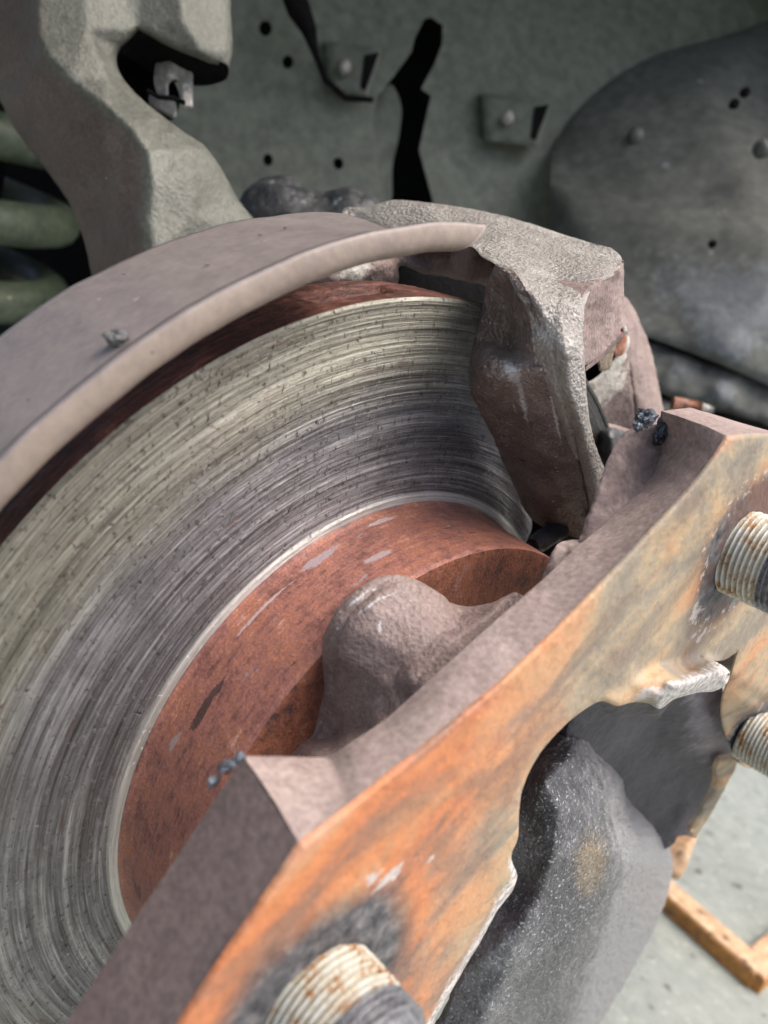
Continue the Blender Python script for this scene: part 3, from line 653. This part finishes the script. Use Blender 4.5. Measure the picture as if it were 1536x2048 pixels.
tg = [(1170, 1400, .055), (1215, 1395, .06), (1330, 1380, .066), (1444, 1370, .068, .9), (1446, 1420, .066, .9), (1466, 1478, .064, 1), (1462, 1515, .062, .5), (1430, 1600, .058), (1412, 1640, .056), (1390, 1674, .054), (1390, 1674, .054), (1372, 1668, .054), (1358, 1672, .054), (1345, 1690, .053), (1300, 1700, .045), (1200, 1600, .042), (1130, 1480, .048)]
tl = [[(1350, 1410, .062, .1), (1380, 1450, .062, .5), (1440, 1500, .063, .9)], [(1300, 1440, .052), (1340, 1520, .052), (1380, 1600, .053)], [(1240, 1420, .056), (1230, 1500, .048)], [(1400, 1400, .067, .9), (1430, 1440, .067, .9)]]
relief('torn_tongue', tg, tl, MT['tongue'], hub, s=6, smooth=5, back=(BACK, 0.006), roll=0.0012, amp=0.0005, nscale=130, wander=3)
relief('torn_edge', [(1440, 1520, .066), (1474, 1516, .068), (1470, 1535, .068), (1450, 1575, .066), (1424, 1625, .064), (1400, 1664, .062), (1390, 1676, .061), (1384, 1664, .060), (1404, 1620, .061), (1432, 1565, .063)], [], MT['flange'], hub, s=5, smooth=1, back=(BACK, 0.002), roll=0.001, amp=0.0003, nscale=200, wander=3)
# underside of the torn lip
relief('torn_lip', [(1195, 1396, .077), (1233, 1406, .0785), (1268, 1400, .080), (1300, 1402, .081), (1317, 1412, .083), (1350, 1392, .083), (1330, 1420, .078, 0), (1314, 1437, .076), (1290, 1430, .076), (1262, 1433, .075), (1235, 1436, .074), (1210, 1420, .074)], [], MT['tongue'], hub, s=4, smooth=2, back=(AWAY, 0.004), roll=0.0006, amp=0.0002)

def stud(p, r, L, parent, name='stud', rot=0):
    V, Fc, gr = [], [], []; seg = 48; pitch = 0.00150; n = int(L/pitch*12)
    for i in range(n+1):
        x = -0.004+ (L+0.004)*i/n
        for j in range(seg):
            a = 2*math.pi*j/seg
            ph = (x/pitch - j/seg) % 1.0
            g = abs(ph*2-1)                         # 1 at the root
            q = r*(1-0.10*g) if x < L-0.0015 else r*(0.93-0.12*(x-L+0.0015)/0.0015)
            q *= 1+0.012*noise.noise(Vector((x*900, math.cos(a)*4, math.sin(a)*4)))
            V.append((p[0]+x, p[1]+q*math.cos(a), p[2]+q*math.sin(a))); gr.append(g**2)
    for i in range(n):
        for j in range(seg): Fc.append([i*seg+j, i*seg+(j+1) % seg, (i+1)*seg+(j+1) % seg, (i+1)*seg+j])
    Fc.append([n*seg+j for j in range(seg)])
    o = mesh_obj(name, [(v[0]-p[0], v[1]-p[1], v[2]-p[2]) for v in V], Fc, MT['zinc'], None, (0, 0, 0), attrs={'groove': gr})
    o.parent = parent; o.location = (p[0]-HUBLOC[0], p[1]-HUBLOC[1], p[2]-HUBLOC[2]); return o
MT['zinc'] = zinc()
for q_, r_ in zip(STUDS, (0.0130, 0.0124, 0.0112)): stud(q_, r_, 0.0185, hub)

# ================================================================== caliper
cal = thing('brake_caliper', (-0.02, 0, ZC+0.13), 'rough silver grey cast brake caliper clasping the far upper edge of the disc', 'brake caliper')
# outboard finger: brown cheek
ck = [(1008, 530, .012), (1008, 530, .012), (990, 570, .008), (981, 610, .006), (972, 650, .005), (962, 690, .005), (954, 735, .007), (955, 775, .009), (972, 825, .008), (1000, 880, .007), (1020, 930, .007), (1045, 985, .007), (1065, 1030, .008), (1090, 1055, .009), (1130, 1068, .012), (1160, 1076, .016), (1173, 1060, .022), (1178, 1020, .026), (1168, 960, .030), (1150, 890, .032), (1128, 820, .033), (1100, 760, .034), (1092, 700, .034), (1083, 640, .032), (1055, 585, .028), (1030, 545, .020)]
kl = [[(966, 730, .012, 1), (998, 718, .020, 1), (1026, 738, .0250, 1), (1042, 785, .0235, 1), (1060, 840, .023, 1), (1100, 930, .024, 1), (1130, 1010, .024, 1)], [(972, 752, .016, 1), (998, 756, .022, 1), (1010, 800, .0165, 1), (985, 810, .012, 1)], [(1020, 590, .014, 1), (1035, 640, .018, 1), (1040, 700, .019, 1)], [(1008, 690, .0125, 1), (984, 692, .009, 1)], [(1010, 830, .013, 1), (1050, 920, .014, 1), (1085, 1010, .015, 1)]]
ck = [p if len(p) > 3 else (*p, 1.0) for p in ck]; ck = [(*p[:3], 1.0) for p in ck]
relief('finger_cheek', ck, kl, MT['caliper'], cal, s=4, smooth=6, back=(BACK, 0.003), roll=0.0012, amp=0.00025, nscale=300, paint=[(1026, 745, 13, 26, -30), (1045, 800, 5, 40, -12), (1088, 700, 3, 60, -6), (1110, 830, 3, 60, -12)])  # the ellipses paint highlights on the knob and crease
# top and outer face, running over the bridge
tp = [(700, 420, -.100, .6), (745, 417, -.090, .6), (800, 402, -.080, .5), (850, 405, -.070, .4), (920, 414, -.060, .3), (1000, 430, -.045, 0), (1065, 448, -.033), (1130, 470, -.020), (1190, 488, -.008), (1225, 498, .002), (1243, 515, .012, 0), (1240, 540, .018, 0), (1225, 552, .024, 0), (1190, 570, .031), (1172, 605, .036), (1166, 660, .039), (1170, 730, .041), (1175, 800, .040), (1183, 860, .038), (1200, 915, .034), (1216, 955, .030), (1208, 1000, .028), (1195, 1030, .027), (1182, 1062, .024), (1170, 1066, .021),
      (1178, 1020, .026, .6), (1168, 960, .030, .4), (1150, 890, .032, .3), (1128, 820, .033, .2), (1100, 760, .034, .1), (1092, 700, .034, 0), (1083, 640, .032, 0), (1055, 585, .028, 0), (1030, 545, .020, .1), (1008, 530, .012, .3), (985, 518, .004, .3), (968, 500, -.004, .3), (940, 493, -.012, .5), (860, 490, -.035, .8), (760, 480, -.070, .8), (700, 470, -.09, .8)]
tl2 = [[(760, 440, -.078, .3), (880, 440, -.050, .1), (1000, 470, -.018, .1), (1100, 510, .002), (1200, 530, .016)], [(1010, 500, -.002, .2), (1060, 540, .016), (1120, 600, .033), (1132, 700, .041), (1140, 800, .041), (1165, 880, .039), (1190, 960, .034), (1190, 1020, .029)]]
tp = [(p[0], p[1], p[2], 0.0) for p in tp]; tl2 = [[(q[0], q[1], q[2], 0) for q in l] for l in tl2]
relief('bridge', tp, tl2, MT['caliper'], cal, s=4, smooth=10, back=(BACK, 0.004), roll=0.0015, amp=0.00015, nscale=350)
# recessed outer cheek to the right
oc = [(1178, 575, .033), (1200, 560, .028), (1235, 545, .022), (1246, 520, .012), (1248, 560, .013), (1246, 620, .014), (1240, 668, .016), (1240, 668, .016), (1210, 700, .022), (1175, 728, .028), (1150, 735, .03), (1145, 650, .033)]
relief('outer_cheek', oc, [], MT['caliper_dust'], cal, s=5, smooth=2, back=(BACK, 0.012), roll=0.001, amp=0.00035, nscale=260)
# inboard half seen beneath the lip, and the dark cavity over the disc edge
relief('inboard_body', [(600, 500, -.045), (700, 480, -.05), (860, 470, -.05), (1000, 470, -.04), (1015, 540, -.03), (1000, 590, -.034), (960, 568, -.04), (900, 556, -.042), (840, 545, -.045), (800, 535, -.048), (795, 570, -.048), (740, 590, -.048), (640, 590, -.048)], [[(650, 560, -.044, .2), (715, 545, -.042, 1), (760, 530, -.042, .2)], (900, 520, -.036)], MT['caliper_dust'], cal, s=6, smooth=8, back=(AWAY, 0.002), roll=0.002, amp=0.0006, nscale=200)
relief('cavity_shade', [(560, 480, -.075), (1130, 480, -.075), (1130, 760, -.06), (900, 700, -.07), (560, 640, -.075)], [], MT['black'], cal, s=30, smooth=0, back=(AWAY, 0.01), curve=False)  # black sheet standing in for the unlit gap over the disc edge

# pad carrier: curved band behind, right
car = thing('caliper_carrier', (-0.03, 0.08, ZC+0.08), 'curved beige caliper carrier behind the caliper with a chipped opening and a pale ridge', 'caliper bracket')
relief('carrier_arm', [(1235, 580, -.030), (1250, 592, -.03), (1272, 625, -.03), (1292, 670, -.03), (1308, 725, -.03), (1320, 780, -.03), (1328, 840, -.03), (1328, 900, -.03), (1280, 960, -.03), (1270, 880, -.018), (1266, 800, -.014), (1256, 740, -.012), (1246, 680, -.012), (1235, 640, -.014)], [[(1262, 660, -.016), (1285, 740, -.014), (1297, 830, -.014), (1300, 900, -.014)]], MT['caliper_dust'], car, s=5, smooth=8, back=(AWAY, 0.02), roll=0.003, amp=0.0005, nscale=200)
relief('carrier_web', [(1150, 770, -.010), (1175, 765, -.008, 1), (1205, 745, -.008, 1), (1232, 715, -.008, 1), (1245, 680, -.008, 1), (1250, 650, -.010, .7), (1262, 690, -.012, .3), (1262, 760, -.013, .2), (1270, 820, -.015), (1284, 900, -.018), (1275, 960, -.02), (1180, 950, -.02), (1160, 850, -.02)], [[(1180, 790, -.012, 1), (1220, 765, -.012, .8), (1245, 730, -.012, .5)], (1220, 840, -.020), (1240, 900, -.022)], MT['caliper_dust'], car, s=5, smooth=5, back=(AWAY, 0.01), roll=0.0012, amp=0.0005, nscale=200)
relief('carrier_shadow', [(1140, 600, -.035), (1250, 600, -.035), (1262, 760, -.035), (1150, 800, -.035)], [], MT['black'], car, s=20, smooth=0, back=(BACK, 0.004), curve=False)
# brake pad edge between caliper and carrier
pad = thing('brake_pad', (0.0, 0.08, ZC+0.12), 'chipped tan brake pad edge in the gap between caliper and carrier', 'brake pad')
relief('pad_plate', [(1172, 742, .012), (1172, 733, .012), (1205, 706, .010), (1240, 668, .008), (1246, 672, .006), (1212, 712, .008)], [], MT['caliper_dust'], pad, s=4, smooth=1, back=(AWAY, 0.004), roll=0.0004, curve=False)
relief('pad_lining', [(1197, 715, .000), (1225, 690, .000), (1235, 670, .000), (1232, 695, .000), (1226, 712, .0), (1224, 730, .0), (1212, 742, .0), (1200, 742, .0), (1196, 728, .0)], [], MT['tan'], pad, s=4, smooth=1, back=(AWAY, 0.004), roll=0.0008, amp=0.0003)
relief('pad_lining', [(1226, 712, -.006), (1232, 690, -.006), (1240, 662, -.006), (1252, 670, -.006), (1252, 690, -.006), (1240, 712, -.006)], [], MT['rustbolt'], pad, s=4, smooth=1, back=(AWAY, 0.004), roll=0.0008, amp=0.0003)

relief('pad_shade', [(1030, 895, .003), (1062, 955, .005), (1080, 1010, .006), (1112, 1056, .008), (1175, 1080, .010), (1160, 1120, .008), (1100, 1120, .006), (1052, 1092, .002), (1064, 1055, .002), (1056, 1008, .002), (1040, 950, .002)], [], MT['black'], pad, s=8, smooth=1, back=(AWAY, 0.002))  # black sheet for the deep shade below the caliper cheek
# guide bolt and boot seen low between caliper and hub
gb = thing('guide_pin', tuple(H(1220, 880, -.01)), 'small dark guide pin with a pale pink collar between carrier and hub', 'guide pin')
relief('collar', [(1188, 850, -.004), (1200, 846, -.004), (1222, 848, -.004), (1250, 856, -.004), (1264, 862, -.004), (1258, 880, -.004), (1190, 880, -.004)], [], MT['caliper_dust'], gb, s=4, smooth=1, back=(AWAY, 0.01), roll=0.001)
relief('boot', [(1196, 880, .000), (1202, 862, .002), (1222, 856, .004), (1245, 862, .004), (1262, 866, .002), (1262, 890, 0.0), (1240, 960, 0.0), (1200, 960, 0.0), (1192, 900, 0.0)], [(1225, 880, .008), (1225, 920, .008)], MT['rubber'], gb, s=4, smooth=6, back=(AWAY, 0.01), roll=0.002)
bolt = tube('carrier_bolt', [H(1066, 1092, .014), H(1076, 1086, .014), H(1100, 1070, .014), H(1122, 1058, .014)], [0.0026, 0.0036, 0.0036, 0.0036], MT['rubber'], None, 20, H(1085, 1080, .012)); single(bolt, 'small glossy black bolt under the tip of the caliper', 'bolt')

# ================================================================== steering knuckle (upper left)
kn = thing('steering_knuckle', tuple(Zd(300, 400, .36)), 'grey green cast steering knuckle arm rising behind the dust shield', 'steering knuckle')
arm = [(-60, -60, .36, 1), (80, -60, .345, .5), (280, -60, .35), (470, -60, .37), (462, 0, .37), (463, 110, .37), (457, 138, .37), (457, 138, .37), (400, 118, .362), (340, 92, .355), (277, 58, .352), (277, 58, .352), (258, 78, .352), (236, 98, .352), (233, 125, .352), (245, 155, .352), (270, 185, .352), (320, 228, .352), (370, 265, .354), (405, 288, .356), (435, 325, .36), (460, 370, .365), (480, 405, .37), (510, 442, .375), (530, 500, .38), (540, 620, .38), (200, 640, .37, 1), (190, 600, .37, 1), (183, 550, .37, 1), (170, 490, .37, 1), (148, 425, .37, 1), (100, 350, .37, 1), (60, 300, .37, 1), (22, 245, .37, 1), (0, 200, .37, 1), (-60, 120, .37, 1)]
al = [[(75, -40, .335, .5), (76, 60, .335, .5), (85, 110, .335, .5), (125, 158, .335, .5), (200, 212, .335, .5), (255, 262, .335, .5), (280, 300, .335, .5), (288, 370, .336, .5), (278, 440, .337, .5), (290, 520, .338, .5), (300, 600, .338, .5)],
      [(100, 110, .333, 0), (140, 156, .333, 0), (215, 210, .333, 0), (268, 260, .333, 0), (298, 305, .333, 0), (306, 370, .334, 0), (300, 440, .335, 0), (310, 520, .336, 0)],
      [(40, 200, .352, 1), (120, 290, .354, 1), (170, 360, .358, 1), (205, 410, .358, 1), (220, 500, .356, 1)], [(220, 330, .342, 1), (240, 400, .344, 1), (250, 480, .344, 1)], [(385, 430, .345), (380, 350, .343), (345, 300, .342)], [(170, -20, .338), (172, 60, .338), (215, 160, .340)], [(360, -20, .349), (365, 40, .350), (400, 100, .357)]]
relief('arm', arm, al, MT['knuckle'], kn, mode='z', s=6, smooth=1, back=(M[:, 2], 0.016), roll=0.003, amp=0.0002, nscale=260)
relief('boss_under_shade', [(240, 98, .362), (277, 55, .356), (340, 85, .358), (400, 112, .364), (458, 138, .372), (455, 155, .378), (430, 168, .382), (400, 172, .384), (340, 160, .385), (280, 130, .380)], [], MT['black'], kn, mode='z', s=8, smooth=2, back=(M[:, 2], 0.01))  # black sheets, here and next, paint the shade under the boss
relief('boss_under_shade', [(225, 95, .392), (290, 110, .392), (340, 150, .392), (360, 200, .392), (345, 240, .392), (300, 225, .392), (240, 160, .392)], [], MT['black'], kn, mode='z', s=8, smooth=2, back=(M[:, 2], 0.01))
nut = thing('castle_nut', tuple(Zd(345, 160, .375)), 'pale grey slotted castle nut hanging under the knuckle boss', 'nut')
relief('nut_body', [(312, 108, .376), (312, 108, .376), (350, 112, .372), (386, 130, .376), (386, 130, .376), (386, 216, .376), (386, 216, .376), (364, 214, .374), (362, 190, .373), (360, 168, .373), (350, 160, .373), (338, 168, .373), (336, 190, .373), (334, 196, .374), (316, 188, .376), (312, 180, .376)], [[(340, 112, .371), (340, 155, .371)]], MT['nut'], nut, mode='z', s=4, smooth=2, back=(M[:, 2], 0.012), roll=0.001)
relief('nut_body', [(300, 188, .380), (330, 192, .378), (350, 202, .378), (350, 236, .378), (318, 222, .379), (300, 210, .38)], [], MT['nut'], nut, mode='z', s=4, smooth=1, back=(M[:, 2], 0.01), roll=0.001)
tube('split_pin', [Zd(296, 182, .370), Zd(318, 194, .368), Zd(345, 196, .367), Zd(370, 206, .368)], 0.0011, MT['black'], nut, 10)

# ================================================================== coil spring (far left)
sp = []
c0 = Zd(-150, 470, .56)
for i in range(240):
    a = i/240*2*math.pi*4.5
    sp.append(c0+np.array([math.cos(a)*0.085, math.sin(a)*0.085, -0.135+0.052*i/240*4.5]))
s_o = tube('coil_spring', sp, 0.0145, MT['spring'], None, 16, c0); single(s_o, 'green painted coil spring behind the knuckle at the left', 'coil spring')
# shock body inside the spring
tube_o = tube('shock_absorber', [c0+np.array([0, 0, -0.3]), c0+np.array([0, 0, 0.3])], 0.045, MT['black'], None, 24, c0); single(tube_o, 'black shock absorber tube inside the green coil spring', 'shock absorber')

# ================================================================== rubber boot / hose behind the shield
hs = relief('steering_boot', [(470, 430, .40), (484, 395, .40), (505, 368, .40), (540, 354, .40), (575, 350, .40), (605, 366, .40), (640, 384, .40), (668, 376, .39), (700, 371, .39), (730, 384, .39), (752, 402, .39), (765, 440, .39), (760, 480, .39), (480, 480, .40)], [[(500, 415, .394), (560, 385, .388), (610, 400, .39), (650, 410, .389), (700, 395, .383), (740, 420, .386)], [(570, 440, .38), (700, 440, .375)]], MT['rubber'], None, mode='z', s=6, smooth=8, back=(M[:, 2], 0.03), roll=0.004, amp=0.002, nscale=60, loc=Zd(600, 420, .4))
single(hs, 'lumpy black rubber steering boot behind the top of the dust shield', 'rubber boot')

# ================================================================== wheel housing
wh = thing('wheel_housing', tuple(Zd(900, 300, .66)), 'dark green grey inner wheel housing behind the brake with slot, plugs and brackets', 'wheel housing')
slot = [(848, 38), (862, 34), (886, 50), (884, 90), (868, 130), (842, 178), (862, 192), (850, 245), (838, 300), (852, 350), (868, 410), (770, 410), (752, 330), (745, 250), (752, 195), (785, 155), (822, 105), (828, 78)]
def circ(cx, cy, r, n=10): return [(cx+r*math.cos(2*math.pi*i/n), cy+r*1.15*math.sin(2*math.pi*i/n)) for i in range(n)]
holes = [slot, circ(535, 320, 11), circ(575, 124, 12), circ(676, 328, 11), circ(530, 56, 14)]
pan = [(215, -400, .58), (400, -400, .60), (1100, -400, .70), (1800, -400, .80), (1800, 300, .80), (1110, 470, .70), (1100, 620, .70), (600, 620, .62), (215, 700, .58)]
relief('inner_panel', pan, [[(1000, -300, .68), (1000, 500, .68)], (700, 100, .64), (700, 400, .64), (300, 200, .60)], MT['panel'], wh, mode='z', s=16, smooth=4, back=(M[:, 2], 0.003), curve=False, holes=holes, amp=0.0012, nscale=14)
relief('slot_shade_sheet', [(-400, -500, 1.0), (1300, -500, 1.0), (1300, 900, 1.0), (-400, 1000, 1.0)], [], MT['black'], wh, mode='z', s=200, smooth=0, back=(M[:, 2], 0.01), curve=False)  # black sheet supplies the darkness behind slot and holes
relief('slot_flap', [(752, 196, .665), (782, 168, .665), (800, 200, .67), (800, 260, .67), (785, 330, .67), (775, 410, .67), (740, 410, .66), (745, 250, .66)], [], MT['panel'], wh, mode='z', s=12, smooth=2, back=(M[:, 2], 0.003), amp=0.001, nscale=50)
def bracket(x0, y0, x1, y1, z, sk=0):
    b = relief('bracket', [(x0, y0, z), (x1+30, y0+14, z), (x1, y1+6, z), (x0+6, y1-10, z)], [], MT['panel'], wh, mode='z', s=10, smooth=0, back=(M[:, 2], 0.02), roll=0.004, curve=False)
    relief('bracket_dark_patch', [(x1-6, y0+28, z-.001), (x1+24, y0+22, z-.001), (x1-4, y1-8, z-.001), (x1-14, y1-16, z-.001)], [], MT['black'], wh, mode='z', s=10, smooth=0, back=(M[:, 2], 0.001), curve=False)  # flat black patch painted as the dark of a recess
    c_ = Zd((x0+x1)/2-4, (y0+y1)/2-2, z-.006); q = blob('bracket_bolt', c_, (.006, .006, .006), MT['nut'], wh, sub=2, rough=.1)
bracket(962, 186, 1075, 290, .66); bracket(650, 82, 735, 190, .62)
tube('wiring_hose', [Zd(575, -40, .58), Zd(598, 20, .585), Zd(618, 60, .59), Zd(632, 110, .60), Zd(652, 160, .60), Zd(690, 195, .61), Zd(745, 200, .62)], [.009, .009, .006, .0025, .0025, .0025, .002], MT['black'], wh, 12)
# rear drum-shaped part of the liner
dr = [(1105, 295, .690), (1150, 225, .70), (1210, 165, .71), (1300, 115, .72), (1420, 80, .73), (1800, 0, .74), (2000, 400, .60), (1950, 1000, .56), (1536, 770, .56), (1400, 712, .57), (1290, 672, .585), (1200, 640, .60), (1102, 620, .64), (1102, 440, .655), (1102, 340, .66)]
dl = [[(1118, 395, .645), (1300, 402, .63), (1540, 436, .60), (1800, 470, .59)], [(1118, 412, .638), (1300, 425, .615), (1540, 462, .585), (1800, 500, .575)], [(1125, 320, .672), (1230, 230, .672), (1400, 170, .668)], [(1180, 520, .625), (1350, 560, .595, .6), (1540, 600, .565, 1)], (1300, 640, .59, .3), (1450, 690, .56, 1)]
relief('rear_liner', dr, dl, MT['liner'], wh, mode='z', s=14, smooth=4, back=(M[:, 2], 0.004), roll=0.003, amp=0.0004, nscale=30)
for k, (x, y, z, q) in enumerate(((1272, 272, .655, .0065), (1524, 298, .60, .007), (1490, 185, .61, .004), (1468, 208, .61, .004), (1425, 488, .57, .003))):
    blob('liner_plug', Zd(x, y, z), (q, q, q), MT['liner'] if k < 2 else MT['black'], wh, sub=3, rough=.12, seed=k)
# lower ledges with dark seams
for k, (x0, y0, y1, z, g_) in enumerate(((1255, 672, 740, .60, 0), (1270, 780, 960, .57, 1))):
    pass
relief('sill_ledge', [(1290, 690, .59), (1395, 722, .58), (1560, 775, .57), (1800, 850, .56), (1800, 950, .56), (1536, 852, .56), (1420, 815, .57), (1290, 760, .58)], [(1450, 780, .56, 1), (1360, 745, .575, .6)], MT['liner'], wh, mode='z', s=10, smooth=3, back=(M[:, 2], 0.03), roll=0.006, amp=0.003, nscale=40)
relief('sill_ledge', [(1290, 790, .58), (1400, 828, .57), (1560, 872, .56), (1800, 960, .55), (1800, 1400, .6), (1400, 1300, .6), (1290, 1000, .58)], [(1450, 860, .55, 1)], MT['liner'], wh, mode='z', s=14, smooth=3, back=(M[:, 2], 0.03), roll=0.006, amp=0.003, nscale=40)
relief('seam_shade_sheet', [(1150, 560, .72), (1900, 560, .72), (1900, 1150, .72), (1150, 1060, .72)], [], MT['black'], wh, mode='z', s=60, smooth=0, back=(M[:, 2], 0.01), curve=False)  # black sheet paints the gaps between the ledges dark
# small rusty bolt head over the hub's upper lobe
rb = thing('rusty_bolt', tuple(Zd(1385, 812, .42)), 'small rusty bolt with a pale tip showing above the right lobe of the hub', 'bolt')
tube('bolt_shank', [Zd(1345, 806, .42), Zd(1400, 816, .42)], .0035, MT['rustbolt'], rb, 14)
tube('bolt_tip', [Zd(1400, 816, .42), Zd(1424, 824, .42)], [.0032, .0028], MT['nut'], rb, 14)

# arch overhead, out of the picture: added to keep sky light off the housing
fa = thing('shade_arch', (-0.3, 0, 0.95), 'unseen wheel arch added over the brake to shade the housing', 'shade_arch')
def shade_archbox(name, x0, x1, y0, y1, z0, z1):
    V = [(x, y, z) for x in (x0, x1) for y in (y0, y1) for z in (z0, z1)]
    return mesh_obj(name, V, [[0, 1, 3, 2], [4, 6, 7, 5], [0, 4, 5, 1], [2, 3, 7, 6], [0, 2, 6, 4], [1, 5, 7, 3]], MT['panel'], fa, smooth=False)
Va, Fa = [], []
for i in range(25):
    a = R(-5+190*i/24)
    for (x, r) in ((-0.95, .72), (-0.07, .72), (-0.05, .73), (-0.07, .75), (-0.95, .75)):
        Va.append((x, 0.10+r*math.cos(a), .33+r*math.sin(a)*1.0))
for i in range(24):
    for j in range(5): Fa.append([i*5+j, (i+1)*5+j, (i+1)*5+(j+1) % 5, i*5+(j+1) % 5])
FA_MESH = mesh_obj('shade_arch_shell', Va, Fa, MT['panel'], fa)

# ================================================================== ground objects
bar = thing('orange_bar', tuple(Zd(1400, 1870, .80)), 'orange painted steel bar bent to a corner lying on the concrete', 'steel bar')
def gpt(x, y, z): d = ray(x, y); return CAM+d*((z-CAM[2])/d[2])
def barseg(a, b, wd, ht):
    a, b = np.array(a), np.array(b); t = (b-a)/np.linalg.norm(b-a); s_ = np.cross(t, [0, 0, 1]); s_ /= np.linalg.norm(s_)
    V, mk = [], []
    pf = [(-wd, 0), (-wd, ht*.85), (-wd*.85, ht), (wd*.85, ht), (wd, ht*.85), (wd, 0)]
    for p in (a, b):
        for u, v in pf: V.append(p+s_*u+np.array([0, 0, v])); mk.append(1.0 if u > 0.9*wd and v < ht*.9 else 0.0)
    Fc = [[j, (j+1) % 6, 6+(j+1) % 6, 6+j] for j in range(6)]+[[5, 4, 3, 2, 1, 0], [6, 7, 8, 9, 10, 11]]
    return mesh_obj('bar_length', V, Fc, MT['orange'], bar, smooth=False, attrs={'mask': mk})
barseg(gpt(1318, 1795, 0), gpt(1512, 1968, 0), .014, .018); barseg(gpt(1488, 1966, 0), gpt(1640, 1830, 0), .0138, .0183)
wb = relief('wood_block', [(1335, 1660, .62), (1395, 1655, .62), (1385, 1700, .60), (1350, 1760, .60), (1330, 1740, .60)], [], MT['orange'], None, mode='z', s=10, smooth=0, back=(M[:, 2], 0.04), roll=0.003, loc=Zd(1360, 1700, .61)); single(wb, 'pale orange block peeking out under the torn dark tongue of the hub', 'block')
